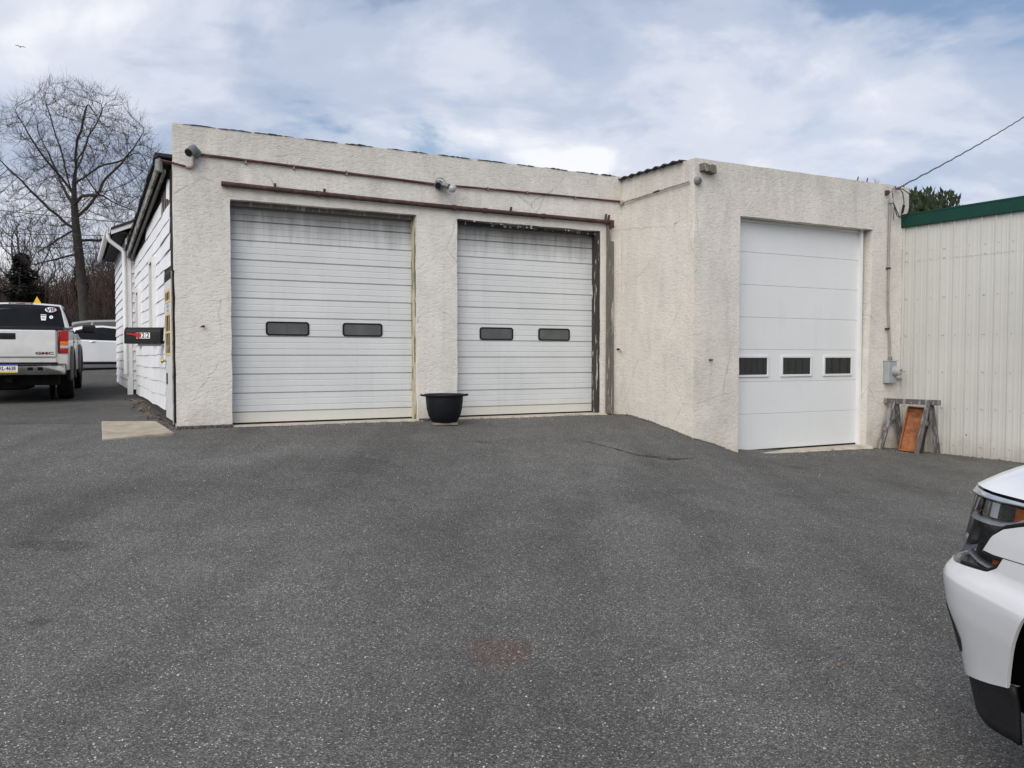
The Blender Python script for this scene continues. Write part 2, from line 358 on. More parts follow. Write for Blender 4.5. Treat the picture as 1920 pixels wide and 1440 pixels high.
# vehicles
t = NT('white_car_paint'); t.set(Base_Color=t.ramp(t.noise(t.map(), 2, 3), [(.3,(.68,.69,.70)),(.7,(.72,.73,.735))]), Roughness=.26); t.b.inputs['Coat Weight'].default_value = .8; t.b.inputs['Coat Roughness'].default_value = .04; M['car_white'] = t.mat
t = NT('road_dusty_white_paint'); z = t.xyz()[2]
c = t.ramp(t.noise(t.map(), 3, 5), [(.3,(.56,.565,.56)),(.7,(.66,.665,.66))])
c = t.mix(t.math('MULTIPLY', t.ramp(t.math('SUBTRACT', t.math('ADD', t.math('MULTIPLY', t.noise(t.map(), 5, 5), .7), .75), z), [(0,0),(.5,1)]), .4), c, (.30,.28,.25))
t.set(Base_Color=c, Roughness=.35); t.b.inputs['Coat Weight'].default_value = .4; M['truck_white'] = t.mat
M['car_dark'] = simple('dark_blue_grey_paint', (.022,.026,.036), .25, .2, .15, coat=.8)
M['chrome'] = simple('chrome', (.72,.73,.74), .12, 1, .05)
M['chrome_worn'] = simple('dusty_chrome', (.50,.495,.485), .25, 1, .08, 3)
M['plastic_dark'] = simple('grey_black_plastic', (.013,.013,.014), .55, 0, .2, 20, .2, 120, spec=.25)
M['flare'] = simple('faded_grey_plastic', (.085,.085,.085), .65, 0, .15, 9)
M['tyre'] = simple('tyre_rubber', (.009,.009,.009), .85, 0, .3, 12, .3, 50, spec=.15)
M['alloy'] = simple('dull_alloy', (.30,.30,.31), .4, .7, .15)
M['under'] = simple('underbody_black', (.006,.006,.006), .9, 0, .3, spec=.1)
M['red_lens'] = simple('red_lens', (.30,.008,.010), .15, 0, .15, 9, coat=.5)
M['dark_red_lens'] = simple('dark_red_lens', (.10,.004,.006), .15, 0, .15, 9, coat=.5)
M['amber_lens'] = simple('amber_lens', (.62,.15,.012), .18, 0, .2, 30, coat=.5)
M['clear_lens'] = simple('white_lens', (.42,.42,.41), .2, 0, .1, 30, coat=.5)
M['lamp_black'] = simple('lamp_housing', (.016,.017,.018), .3, 0, .2)
M['light_pipe'] = simple('frosted_light_pipe', (.86,.87,.88), .3, 0, .04)
t = NT('lamp_lens'); gl = t.n('ShaderNodeBsdfGlossy'); gl.inputs['Roughness'].default_value = .03; tr = t.n('ShaderNodeBsdfTransparent'); tr.inputs[0].default_value = (.95,.96,.965,1)
fr = t.n('ShaderNodeFresnel'); fr.inputs[0].default_value = 1.5; ms = t.n('ShaderNodeMixShader'); t.l(fr.outputs[0], ms.inputs[0]); t.l(tr.outputs[0], ms.inputs[1]); t.l(gl.outputs[0], ms.inputs[2]); t.l(ms.outputs[0], t.out.inputs[0]); M['lens'] = t.mat
for k, c in dict(white_print=(.78,.78,.76), black_print=(.012,.012,.013), red_print=(.42,.02,.03), blue_print=(.04,.06,.30), orange_print=(.62,.16,.05), plate_yellow=(.62,.46,.06), sign_yellow=(.72,.42,.012), mail_black=(.004,.0045,.005), flag_red=(.40,.015,.025), emblem_red=(.10,.012,.02)).items():
    M[k] = simple(k, c, .5, 0, .08, 8, spec=.25)
# plants
M['bark'] = simple('grey_brown_bark', (.042,.036,.032), .95, 0, .35, 4, .8, 14)
M['twig'] = simple('thin_bare_twig', (.048,.040,.037), .95, 0, .3, 3)
M['brush'] = simple('reddish_brown_brush', (.054,.033,.029), .95, 0, .45, .35)
M['brush_dark'] = simple('dark_undergrowth', (.018,.017,.013), .95, 0, .5, .6)
M['conifer'] = simple('dark_spruce_needles', (.022,.032,.022), .8, 0, .45, 2.5)
M['cedar'] = simple('olive_cedar_foliage', (.045,.062,.030), .8, 0, .45, 4)
M['leaf_litter'] = simple('dead_leaf_litter', (.15,.105,.065), .9, 0, .5, 40)
M['weed'] = simple('dry_weed', (.11,.095,.06), .9, 0, .3, 9)
M['pebble'] = simple('pale_grit', (.40,.39,.37), .9, 0, .4, 30)
M['bird'] = simple('dark_feathers', (.02,.02,.022), .8)
M['grass_far'] = simple('dull_winter_ground', (.075,.066,.040), .95, 0, .4, .3)

# ---------------------------------------------------------------- frames of reference
A = R(26.28); cA, sA = math.cos(A), math.sin(A)
O = Vector((-4.52, 10.53, 0))
def L2W(x, y, z=0): return Vector((O.x+x*cA-y*sA, O.y+x*sA+y*cA, z))

# ---------------------------------------------------------------- ground
ctrl = [(0,0,0),(0,-8,-.15),(-6,0,.12),(6,0,-.06),(0,4,.05),(-4,5,.2),(-8,6,.33),(4,5,0),(2,3,0),(3,-2,-.03),
  (-20,8,.5),(-12,10,.6),(-5,9.6,.615),(-5.6,10.9,.665),(-5.2,12.2,.72),(-6.5,15,.80),(-8.9,15.8,.745),(-10.5,19.5,.85),(-8.8,18,.93),(-14,27,1.2),(-9,27,1.25),(-18,33,1.35),
  (-24,45,1.6),(-40,45,1.6),(-60,60,1.8),(0,60,1.6),(20,30,.5),(40,20,0),(40,-20,-.3),(-40,0,.4),(0,-40,-.4),(7.6,12,-.06),(8.03,12.38,-.06),(9.7,9.7,-.08),(6.4,11,-.03),(4.6,9.2,.02)]
for lx, ly, z in [(0,0,.635),(0,-.3,.62),(2,-.15,.628),(3.6,-.2,.625),(5,-.15,.618),(6.9,-.1,.612),(7.1,-.3,.62),(7.1,-.9,.55),(7.1,-1.5,.46),(7.13,-1.95,.375),(7.6,-2.0,.24),(8.05,-2.0,.055),(9.4,-2.0,.040),(10.8,-2.0,.030),(11.4,-2,.01),(11.8,-2,-.035),
                  (6,-1.2,.58),(6.3,-2.2,.40),(5,-2.5,.45),(3,-2,.52),(8.6,-3,.06),(2,6,.7),(6,6,.7),(11,4,.4)]:
    p = L2W(lx, ly); ctrl.append((p.x, p.y, z))
cp = np.array(ctrl); n_ = len(cp)
D_ = np.sqrt(((cp[:,None,:2]-cp[None,:,:2])**2).sum(-1))
Kx = np.block([[D_+np.eye(n_)*-.02, np.c_[np.ones(n_), cp[:,:2]]], [np.r_[[np.ones(n_)], cp[:,:2].T], np.zeros((3,3))]])
wts = np.linalg.solve(Kx, np.r_[cp[:,2], 0, 0, 0])
def gz(x, y):
    d = np.sqrt((cp[:,0]-x)**2+(cp[:,1]-y)**2)
    z = float(d@wts[:n_]+wts[n_]+wts[n_+1]*x+wts[n_+2]*y)
    r = math.hypot(x, y-10); f = min(1, max(0, (r-45)/45)); z = z*(1-f)+(1.2)*f
    if r < 40: z += .010*noise.noise((x*.7, y*.7, 1.3))+.005*noise.noise((x*2.1, y*2.1, 4.3))
    return z
def axis(lo, hi, fine, a, b, growth=1.35):
    v = list(np.arange(a, b+1e-6, fine)); s = fine
    while v[-1] < hi: s *= growth; v.append(v[-1]+s)
    s = fine
    while v[0] > lo: s *= growth; v.insert(0, v[0]-s)
    return v
gx = axis(-900, 900, .3, -16, 12); gy = axis(-900, 900, .3, -3, 30)
mb = MB(); mb.grid([[(x, y, gz(x, y)) for x in gx] for y in gy])
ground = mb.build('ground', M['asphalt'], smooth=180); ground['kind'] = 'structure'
def ribbon(pts, widths, lift=.004):
    P = []; k = len(pts)
    for i, p in enumerate(pts):
        a = pts[max(0,i-1)]; b = pts[min(k-1,i+1)]; d = Vector((b[0]-a[0], b[1]-a[1])); d.normalize(); q = Vector((-d.y, d.x))*widths[i]/2
        P.append([(p[0]+q.x, p[1]+q.y, gz(p[0]+q.x, p[1]+q.y)+lift), (p[0]-q.x, p[1]-q.y, gz(p[0]-q.x, p[1]-q.y)+lift)])
    return P
def jag(path, n, amp, w):
    pts = []; ws = []
    for i in range(n+1):
        f = i/n*(len(path)-1); k = min(int(f), len(path)-2); u = f-k
        pts.append((path[k][0]*(1-u)+path[k+1][0]*u+random.uniform(-amp,amp), path[k][1]*(1-u)+path[k+1][1]*u+random.uniform(-amp,amp)))
        ws.append(w*random.uniform(.25,1.5)*math.sin(math.pi*min(1,max(.06,i/n)))**.4)
    return ribbon(pts, ws, .006)
for path, n, amp, w in [([(.85,10.75),(1.25,10.35),(1.6,10.0),(1.95,9.95),(2.35,10.15)], 46, .014, .026), ([(1.6,10.0),(1.75,10.05),(2.1,10.05),(2.4,10.3)], 24, .02, .018),
                        ([(-9.0,10.98),(-7.2,11.02),(-5.75,10.92)], 50, .012, .018), ([(4.6,7.6),(5.4,7.75),(6.2,7.7)], 30, .02, .010)]:
    mb = MB(); mb.grid(jag(path, n, amp, w)); mb.build('crack', M['crack'], ground)
# ---------------------------------------------------------------- garage building
bld = thing('garage_building', 'cream stucco garage with three white overhead doors and white sided flank', 'building', O, A)
def subdiv(br, step):
    out = []
    for a, b in zip(br, br[1:]):
        k = max(1, round((b-a)/step)); out += [a+(b-a)*i/k for i in range(k)]
    return out+[br[-1]]
def holed_wall(x0, x1, z0, z1, holes, yf, yb, step, amp=.010, warp=None, seed=0):
    xs = subdiv(sorted({x0, x1, *[h[0] for h in holes], *[h[1] for h in holes]}), step)
    zs = subdiv(sorted({z0, z1, *[h[2] for h in holes], *[h[3] for h in holes]}), step)
    nx, nz = len(xs)-1, len(zs)-1
    sol = [[not any(h[0] < (xs[i]+xs[i+1])/2 < h[1] and h[2] < (zs[k]+zs[k+1])/2 < h[3] for h in holes) for k in range(nz)] for i in range(nx)]
    S_ = lambda i, k: 0 <= i < nx and 0 <= k < nz and sol[i][k]
    mb = MB(); idx = {}
    def V(i, k, b):
        if (i,k,b) not in idx:
            x, z = xs[i], zs[k]; y = yb if b else yf
            edge = not all(S_(i+a, k+c) for a in (-1,0) for c in (-1,0))
            if not b: y += amp*noise.noise((x*1.7+seed, z*1.7, .3))+amp*.6*noise.noise((x*5+seed, z*5, 2.3))
            if edge and z > z0+.01: x += .007*noise.noise((z*4, seed+x, 7)); z += .008*noise.noise((x*4, seed+z, 9))
            if warp: x, y, z = warp(x, y, z)
            idx[(i,k,b)] = len(mb.v); mb.v.append((x,y,z))
        return idx[(i,k,b)]
    def F(*a): mb.f.append(a); mb.m.append(0)
    for i in range(nx):
        for k in range(nz):
            if not sol[i][k]: continue
            F(V(i,k,0),V(i+1,k,0),V(i+1,k+1,0),V(i,k+1,0)); F(V(i,k,1),V(i,k+1,1),V(i+1,k+1,1),V(i+1,k,1))
            if not S_(i-1,k): F(V(i,k,0),V(i,k+1,0),V(i,k+1,1),V(i,k,1))
            if not S_(i+1,k): F(V(i+1,k,0),V(i+1,k,1),V(i+1,k+1,1),V(i+1,k+1,0))
            if not S_(i,k-1): F(V(i,k,0),V(i,k,1),V(i+1,k,1),V(i+1,k,0))
            if not S_(i,k+1): F(V(i,k+1,0),V(i+1,k+1,0),V(i+1,k+1,1),V(i,k+1,1))
    return mb
holed_wall(.033, 7.150, .2, 4.70, [(.744,3.43,.2,3.762), (4.09,6.725,.2,3.745)], 0, .24, .09, seed=1).build('front_wall', M['stucco'], bld, smooth=40)
def wwarp(x, y, z):
    f = max(0, 1-abs(x-11.03)/.45); return (x-.10*f*max(0, min(1, 1-(z-.08)/3.75)), y, z)
holed_wall(7.157, 11.93, -.4, 4.60, [(8.052,11.03,-.4,3.80)], -1.928, -1.70, .09, warp=wwarp, seed=5).build('wing_front_wall', M['stucco_wing'], bld, smooth=40)
# wing flank (faces left): grid in y,z turned into place
mb = holed_wall(0, 1.70+.25, -.3, 4.655, [], 0, .22, .09, seed=9)
mb.v = [(7.152+p[1], .245-p[0], p[2]) for p in mb.v]
mb.v = [(x, y, z if z < 4.6 else z-.055*max(0,min(1,-y/1.7))) for x, y, z in mb.v]
mb.build('wing_side_wall', M['stucco_wing'], bld, smooth=40)
mb = MB(); mb.box(11.70, 11.92, -1.69, 6.8, -.3, 4.5).box(7.0, 11.9, 6.8, 7.0, -.3, 4.3); mb.build('rear_wall', M['stucco_wing'], bld)
# door rooms: dark floor and back so nothing leaks light
mb = MB(); mb.box(.3, 7.0, .5, 6.7, .2, .64).box(7.45, 11.65, -1.6, 6.7, -.3, .07); mb.build('floor_slab', M['concrete'], bld)
# roofing felt lapping raggedly over the parapet
x = .16
while x < 7.0:
    w = random.uniform(.10, .55); n = max(3, int(w/.035)); pf = []
    for i in range(n+1):
        e = abs(math.sin(math.pi*i/n))**.5; pf.append((x+w*i/n, -.004-.008*random.random()*e, 4.700+.006*noise.noise(((x+w*i/n)*4, 1, 1)), e*random.uniform(.002,.016)*(.4+1.4*max(0,noise.noise((x*2, 5, 5))+.35))))
    mb = MB(); mb.grid([[(p[0],.22,p[2]+.008) for p in pf], [(p[0],p[1],p[2]+p[3]) for p in pf], [(p[0],p[1]-.003,p[2]-p[3]*.6) for p in pf]])
    mb.build('roofing_felt', M['felt'], bld, solid=.003)
    x += w+random.uniform(-.01,.20)
mb = MB(); mb.box(.1, 7.1, .26, 6.9, 4.22, 4.30).box(7.4, 11.7, -1.68, 6.9, 4.3, 4.36); mb.build('roof', M['felt'], bld)
# corrugated roof sheet over the wing
P = []
for i in range(97):
    y = .1-1.76*i/96; z = 4.672-.05*(i/96)+.012*math.sin(i/96*2*math.pi*8); P.append([(7.07, y, z), (7.6, y, z+.02), (9.5, y, z-.25), (11.6, y, z-.3)])
mb = MB(); mb.grid(P); mb.build('roof_sheet', M['felt'], bld, solid=.02)
# dead weeds and stubs on the wing parapet
for lx in (10.75, 10.98):
    mb = MB(); mb.tube([(lx,-1.82,4.56),(lx+.012,-1.82,4.66),(lx+.03,-1.82,4.70)], [.012,.011,.009], 6); mb.build('roof_stub', M['felt'], bld)
mb = MB()
for i in range(9):
    a = random.uniform(-1,1); mb.tube([(11.25+random.uniform(-.05,.05),-1.8,4.58),(11.25+a*.06,-1.8,4.66),(11.25+a*.12,-1.8,4.70+random.uniform(0,.05))], [.003,.002,.001], 3)
mb.build('dead_weed', M['weed'], bld)

# ---- ribbed garage doors
PX = lambda u, v, a: (a, u, v)
def rib_panel(x0, x1, yf, z0, z1, mat, parent, major=.022, label=None):
    h = z1-z0; g = .010
    pr = [(yf+major, z0+.001), (yf+major, z0+.007), (yf, z0+.014)]
    for fz in (.34, .67):
        zc_ = z0+h*fz; e_ = .007 if fz < .5 else .004; pr += [(yf, zc_-g*.7), (yf+e_, zc_-g*.2), (yf+e_, zc_+g*.3), (yf, zc_+g*.9)]
    pr += [(yf, z1-.004), (yf+major, z1-.001), (yf+.04, z1-.001), (yf+.04, z0+.001)]
    mb = MB(); mb.prism(pr, PX, x0, x1); return mb.build('panel', mat, parent)
def rrect(cx, cz, w, h, r, n=5):
    pts = []
    for qx, qz, a0 in ((1,1,0),(-1,1,90),(-1,-1,180),(1,-1,270)):
        for i in range(n+1):
            a = R(a0+90*i/n); pts.append((cx+qx*(w/2-r)+r*math.cos(a), cz+qz*(h/2-r)+r*math.sin(a)))
    return pts
def ring(outer, inner, y0, y1, fn=None):
    fn = fn or (lambda x, y, z: (x, y, z)); n = len(outer); mb = MB()
    vs = [fn(x,y0,z) for x,z in outer]+[fn(x,y0,z) for x,z in inner]+[fn(x,y1,z) for x,z in outer]+[fn(x,y1,z) for x,z in inner]
    fs = []
    for i in range(n):
        j = (i+1)%n; fs += [(i,j,n+j,n+i),(2*n+i,3*n+i,3*n+j,2*n+j),(i,2*n+i,2*n+j,j),(n+i,n+j,3*n+j,3*n+i)]
    mb.add(vs, fs); return mb
def gdoor(lab, x0, x1, zb, zfirst, step, zt, wins, wz):
    d = MB(); d.box(x0, x1, .245, .26, zb, zt+.05); root = d.build('garage_door', M['door_old'], bld); root['label'] = lab
    mb = MB(); mb.prism([(.200,zb+.012),(.200,zfirst-.002),(.240,zfirst-.002),(.240,zb+.012)], PX, x0, x1); mb.build('panel', M['door_old'], root)
    mb = MB(); mb.box(x0+.02, x1, .196, .24, zb-.012, zb+.010); mb.build('bottom_seal', M['rubber'], root)
    z = zfirst
    while z < zt:
        rib_panel(x0, x1, .2, z, min(z+step, zt+.06), M['door_old'], root); z += step
    for a, b in wins:
        cx, w = (a+b)/2, b-a; cz, h = sum(wz)/2, wz[1]-wz[0]
        rr = ring(rrect(cx,cz,w,h,.045), rrect(cx,cz,w-.05,h-.045,.03), .188, .203).build('window_frame', M['rubber'], root, bevel=.004)
        mb = MB(); mb.prism(rrect(cx,cz,w-.046,h-.041,.032), lambda u,v,a: (u,a,v), .1945, .2015); mb.build('pane', M['pane_frost'], root)
gdoor('left ribbed white overhead door with two small grey windows', .742, 3.432, .668, .822, .268, 3.80, [(1.23,1.844),(2.332,2.943)], (1.912,2.113))
gdoor('ribbed white overhead door between black pot and inner corner', 4.088, 6.70, .660, .80, .2665, 3.78, [(4.556,5.159),(5.626,6.235)], (1.880,2.087))
# thresholds, jambs, soffits
for x0, x1, z in ((.72,3.5,.655),(4.06,6.86,.648)):
    mb = MB(); n = 30
    mb.grid([[(x0+(x1-x0)*i/n, yy+(random.uniform(-.025,.025) if yy < 0 else 0), z-(.04 if yy < 0 else 0)-(.05 if yy<-.1 else 0)) for i in range(n+1)] for yy in (-.13,-.07,.0,.24)])
    mb.build('door_sill', M['concrete'], bld, solid=.08)
mb = MB(); mb.box(3.405, 3.4335, .05, .199, .66, 3.765); mb.build('door_jamb', M['jamb_green'], bld)
mb = MB(); mb.box(.748, 3.40, .12, .199, 3.70, 3.768); mb.build('door_head', M['old_wood'], bld)
mb = MB(); mb.box(6.675, 6.729, .02, .199, .66, 3.748); mb.build('door_jamb', M['jamb_dark'], bld)
mb = MB(); mb.box(4.10, 6.67, .09, .199, 3.69, 3.751); mb.build('door_head', M['jamb_dark'], bld)
for (a, b, dz) in ((4.1,4.9,.0),(4.8,5.5,-.02),(5.3,6.3,-.01)):   # splintered strips hanging at the second lintel
    mb = MB(); mb.bar((a,.0,3.742+dz),(b,.012,3.728+dz-.012),.03,.022); mb.build('lintel_splinter', M['jamb_dark'], bld)
tag((lambda: (MB().bar((6.862,-.03,.64),(6.868,-.03,3.86),.04,.075,(1,0,0)).build('weathered_post', M['old_wood'], None, loc=O, rot=(0,0,A))))(), 'tall weathered grey board standing right of the second overhead door', 'board')
tag((lambda: (MB().bar((6.935,-.045,.635),(6.925,-.04,3.58),.035,.06,(1,0,0)).build('weathered_board', M['old_wood'], None, loc=O, rot=(0,0,A))))(), 'shorter split grey board beside the tall weathered board near inner corner', 'board')
# ---- newer wing door
wd = MB().box(8.02, 10.98, -1.685, -1.67, .07, 3.88).build('garage_door', M['door_new'], bld); wd['label'] = 'newer smooth white overhead door with three dark windows'
zz = [.10,.68,1.205,1.725,2.245,2.765,3.285,3.87]
for a, b in zip(zz, zz[1:]):
    MB().prism([(-1.728+.006,a+.001),(-1.728,a+.006),(-1.728,b-.006),(-1.728+.006,b-.001),(-1.69,b-.001),(-1.69,a+.001)], PX, 8.04, 10.93).build('panel', M['door_new'], wd)
MB().box(8.04, 10.93, -1.735, -1.69, .068, .098).build('bottom_seal', M['rubber'], wd)
for a, b in ((8.20,8.82),(9.165,9.785),(10.13,10.75)):
    cx, w, cz, h = (a+b)/2, b-a, 1.455, .275
    sq = lambda w, h: [(cx+w/2,cz+h/2),(cx-w/2,cz+h/2),(cx-w/2,cz-h/2),(cx+w/2,cz-h/2)]
    ring(sq(w+.075,h+.075), sq(w,h), -1.750, -1.727).build('window_frame', M['white_frame'], wd, bevel=.005)
    MB().box(cx-w/2-.005, cx+w/2+.005, -1.738, -1.7285, cz-h/2-.005, cz+h/2+.005).build('pane', M['pane_dark'], wd)
MB().box(10.90, 10.945, -1.80, -1.729, .06, 3.86).build('door_trim', M['white_trim'], bld)
MB().box(8.06, 10.90, -1.76, -1.729, 3.76, 3.795).build('door_trim', M['white_trim'], bld)
mb = MB(); n = 24
mb.grid([[(8.02+2.98*i/n, yy+(random.uniform(-.03,.02) if yy < -1.95 else 0), zq) for i in range(n+1)] for yy, zq in ((-2.03,.0),(-1.985,.066),(-1.93,.074),(-1.69,.078))]); mb.build('door_sill', M['concrete'], bld, solid=.08)
# ---- left flank: white lap siding (local x = into the building, y = along the flank)
flk = MB().prism([(.25,.3),(7.12,.3),(7.12,3.74),(.25,4.14)], lambda u,v,a: (a,u,v), .0, .14).build('side_wall', M['sheath'], bld, loc=(.018,-.01,0), rot=(0,0,R(2.82)))
def board(y0, y1, zb, h, seed, lift=0, tail=0):
    n = max(3, int((y1-y0)/.16)); rows = []
    for i in range(n+1):
        y = y0+(y1-y0)*i/n; f = i/n
        dz = .020*noise.noise((y*.9, seed*.6, .5))+lift*(1-f)**2+tail*f
        dx = .010*noise.noise((y*1.6, seed*1.7, 4.5)); top = zb+h+.012+dz
        rows.append([(-.006+dx*.4, y, top), (-.021+dx, y, zb+dz), (-.010+dx, y, zb+dz-.002), (-.002, y, top-.004)])
    mb = MB(); mb.grid([r+[r[0]] for r in rows])
    mb.add([rows[0][k] for k in range(4)], [(0,1,2,3)]); mb.add([rows[-1][k] for k in range(4)], [(3,2,1,0)])
    return mb.build('siding_board', M['siding'], flk)
EX = .203; z = .83; k = 0
while z < 3.86:
    roof_z = lambda y: 4.06-.055*y
    ys = .27 if z > 2.66 else 1.06
    ye = min(7.08, (4.10-z-EX)/.055) if z > 3.4 else 7.08
    segs = [ys]
    if k % 3 == 0: segs.append(3.4+random.uniform(-.4,.4))
    elif k % 3 == 1: segs += [2.1+random.uniform(-.3,.3), 5.3]
    else: segs.append(4.6)
    segs.append(ye)
    if z > 3.62: segs = [1.25+.35*(z-3.62)/.2, ye]
    for a, b in zip(segs, segs[1:]):
        if b-a > .2: board(a+.002, b-.002, z, EX, k+a, lift=random.choice((0,0,.012,-.012)), tail=random.uniform(-.004,.004))
    z += EX; k += 1
board(.27, .62, 3.78, .26, 91, -.05, .02)      # loose scrap left at the top of the torn corner
for y in (.32, .62, .92, 1.22):
    MB().box(-.006, .0, y, y+.09, 3.55, 4.02-.05*y).build('stud', M['stud'], flk)
for y0, y1, z0, z1 in ((2.35,2.85,1.9,3.12),(5.45,6.0,1.9,2.86)):
    sq = lambda e: [(y1+e,z1+e),(y0-e,z1+e),(y0-e,z0-e),(y1+e,z0-e)]
    w_ = ring(sq(.07), sq(0), -.075, -.005, lambda y,x,z_: (x,y,z_)).build('window', M['white_trim'], flk)
    MB().box(-.035, -.031, y0-.005, y1+.005, z0-.005, z1+.005).build('pane', M['pane_frost'], flk)
# side door: white, two barred lights
dr = MB().box(-.020, .03, .10, .96, .74, 2.66).build('side_door', M['white_frame'], bld, loc=(.018,-.01,0), rot=(0,0,R(2.82)), bevel=.004)
for z0, z1, bars in ((1.64,2.20,(.42,.66)), (2.37,2.52,(.42,.66))):
    MB().box(-.024, -.0205, .24, .84, z0, z1).build('pane', M['pane_dark'], dr)
    sq = lambda e: [(.84+e,z1+e),(.24-e,z1+e),(.24-e,z0-e),(.84+e,z0-e)]
    ring(sq(.015), sq(-.02), -.027, -.0205, lambda y,x,z_: (x,y,z_)).build('window_frame', M['cream_bars'], dr)
    for y in bars: MB().box(-.028,-.0245,y-.010,y+.010,z0,z1).build('window_bar', M['cream_bars'], dr)
MB().box(-.033,-.0245,.24,.84,1.93,1.96).build('window_bar', M['cream_bars'], dr)
for z0, z1 in ((2.235,2.265),(2.29,2.33)): MB().box(-.024,-.0205,.42,.66,z0,z1).build('notice', M['meter_grey'], dr)
MB().lathe([(0,-.09),(.026,-.088),(.032,-.065),(.015,-.05),(.014,-.02),(.03,-.02),(.03,-.015)], 16, (0,.86,1.55), 'x').build('door_knob', M['brass'], dr, smooth=40)
ring(rrect(.70,1.30,.05,.16,.02), rrect(.70,1.30,.03,.14,.012), -.034, -.021, lambda y,x,z_: (x,y,z_)).build('door_pull', M['plastic_dark'], dr)
fr_ = MB(); fr_.box(-.012, .02, .965, 1.045, .72, 2.76).box(-.012,.02,.02,.095,.72,2.76).box(-.012,.02,.095,.965,2.665,2.76)
fr_.build('door_frame', M['rubber'], bld, loc=(.018,-.01,0), rot=(0,0,R(2.82)))
MB().box(-.026,-.013,.03,.06,.70,2.75).build('door_trim', M['pink_conduit'], bld, loc=(.018,-.01,0), rot=(0,0,R(2.82)))
# flat roof over the flank with rough edge and grey fascia
rl = dict(loc=(.018,-.01,0), rot=(0,0,R(2.82)))
rz_ = lambda y: 4.32-.06*y
P = []
for i in range(61):
    y = .12+7.05*i/60; e = random.uniform(-.012,.012); P.append([(6.0,y,rz_(y)-.02),(.2,y,rz_(y)-.006),(-.19+e,y,rz_(y)),(-.195+e,y,rz_(y)-.055+random.uniform(-.01,.01))])
mb = MB(); mb.grid(P); mb.build('shingle_roof', M['shingle'], bld, solid=.05, **rl)
MB().prism([(.14,rz_(.14)-.20),(7.1,rz_(7.1)-.20),(7.1,rz_(7.1)-.062),(.14,rz_(.14)-.062)], lambda u,v,a: (a,u,v), -.155, -.125).build('fascia', M['fascia'], bld, **rl)
MB().prism([(.14,rz_(.14)-.26),(7.1,rz_(7.1)-.26),(7.1,rz_(7.1)-.205),(.14,rz_(.14)-.205)], lambda u,v,a: (a,u,v), -.09, -.06).build('fascia', M['old_wood'], bld, **rl)
MB().prism([(.2,rz_(.2)-.11),(7.1,rz_(7.1)-.11),(7.1,rz_(7.1)-.085),(.2,rz_(.2)-.085)], lambda u,v,a: (a,u,v), -.124, .13).build('soffit', M['sheath'], bld, **rl)

# ---------------------------------------------------------------- rear annex
p = L2W(.018, -.01); AN = thing('rear_annex', 'white sided annex with gutter and downspout behind the garage flank', 'building', (p.x, p.y, 0), A+R(2.82))
ax0, ay0, ay1 = -.155, 7.14, 12.6
aw = MB().box(ax0+.03, 4.6, ay0+.02, ay1, .4, 4.12).build('wall', M['sheath'], AN)
MB().prism([(ax0+.03,4.1),(4.6,4.1),(2.3,5.15)], lambda u,v,a: (u,a,v), ay0+.02, ay1).build('gable', M['siding'], AN)
def aboard(y0, y1, zb, h, seed):
    n = 10; rows = []
    for i in range(n+1):
        y = y0+(y1-y0)*i/n; dz = .010*noise.noise((y*1.1, seed*3.1, .5)); dx = .006*noise.noise((y, seed, 2))
        rows.append([(ax0+.024, y, zb+h+.012+dz), (ax0+dx, y, zb+dz), (ax0+.014+dx, y, zb+dz-.002), (ax0+.028, y, zb+h+.008+dz)])
    mb = MB(); mb.grid([r+[r[0]] for r in rows]); mb.add(rows[0], [(0,1,2,3)]); mb.add(rows[-1], [(3,2,1,0)]); mb.build('siding_board', M['siding'], aw)
z = .92; k = 0
while z < 4.05:
    aboard(ay0+.06, ay1, z, .205, k)
    mb = MB(); mb.prism([(ay0+.016,z+.21),(ay0-.012,z),(ay0+.0,z-.002),(ay0+.02,z+.206)], lambda u,v,a: (a,u,v), ax0+.085, .12); mb.build('siding_board', M['siding'], aw)
    z += .205; k += 1
MB().box(ax0-.025, ax0+.08, ay0-.022, ay0+.06, .80, 4.10).build('corner_post', M['white_trim'], AN)
ps = -.05*0+.46
def arz(x): return 4.28+ps*(x+.45) if x < 2.3 else 4.28+ps*(2.75-(x-2.3))
mb = MB(); mb.prism([(-.45,arz(-.45)),(2.3,arz(2.3)),(5.05,arz(-.45)),(5.05,arz(-.45)-.05),(2.3,arz(2.3)-.06),(-.45,arz(-.45)-.05)], lambda u,v,a: (u,a,v), ay0-.22, ay1+.2); mb.build('roof', M['shingle'], AN)
mb = MB(); mb.prism([(-.45,arz(-.45)-.052),(2.3,arz(2.3)-.062),(2.3,arz(2.3)-.16),(-.45,arz(-.45)-.14)], lambda u,v,a: (u,a,v), ay0-.20, ay0-.17); mb.build('barge_board', M['white_trim'], AN)
mb = MB(); mb.prism([(-.42,4.06),(-.40,4.21),(-.16,4.21),(-.16,4.18),(-.38,4.18)], lambda u,v,a: (u,a,v), ay0-.15, ay1+.1); mb.build('eave_soffit', M['sheath'], AN)
g_ = [(-.555,4.275),(-.55,4.20),(-.52,4.165),(-.47,4.165),(-.455,4.265),(-.462,4.265),(-.475,4.175),(-.518,4.175),(-.54,4.205),(-.545,4.275)]
mb = MB(); mb.prism(g_, lambda u,v,a: (u,a,v), ay0-.18, ay1+.15); mb.build('gutter', M['white_trim'], AN)
mb = MB(); mb.tube([(-.50,ay0-.08,4.17),(-.50,ay0-.08,4.08),(-.47,ay0-.07,4.02),(-.26,ay0-.05,3.86),(-.215,ay0-.04,3.80),(-.21,ay0-.04,3.4),(-.21,ay0-.04,1.25)], .042, 10); mb.build('downspout', M['white_trim'], AN, smooth=40)
# hanging loose trim by the far corner
MB().bar((-.22,9.9,1.55),(-.26,9.3,.98),.10,.02,(1,0,0)).build('loose_trim', M['white_trim'], AN)

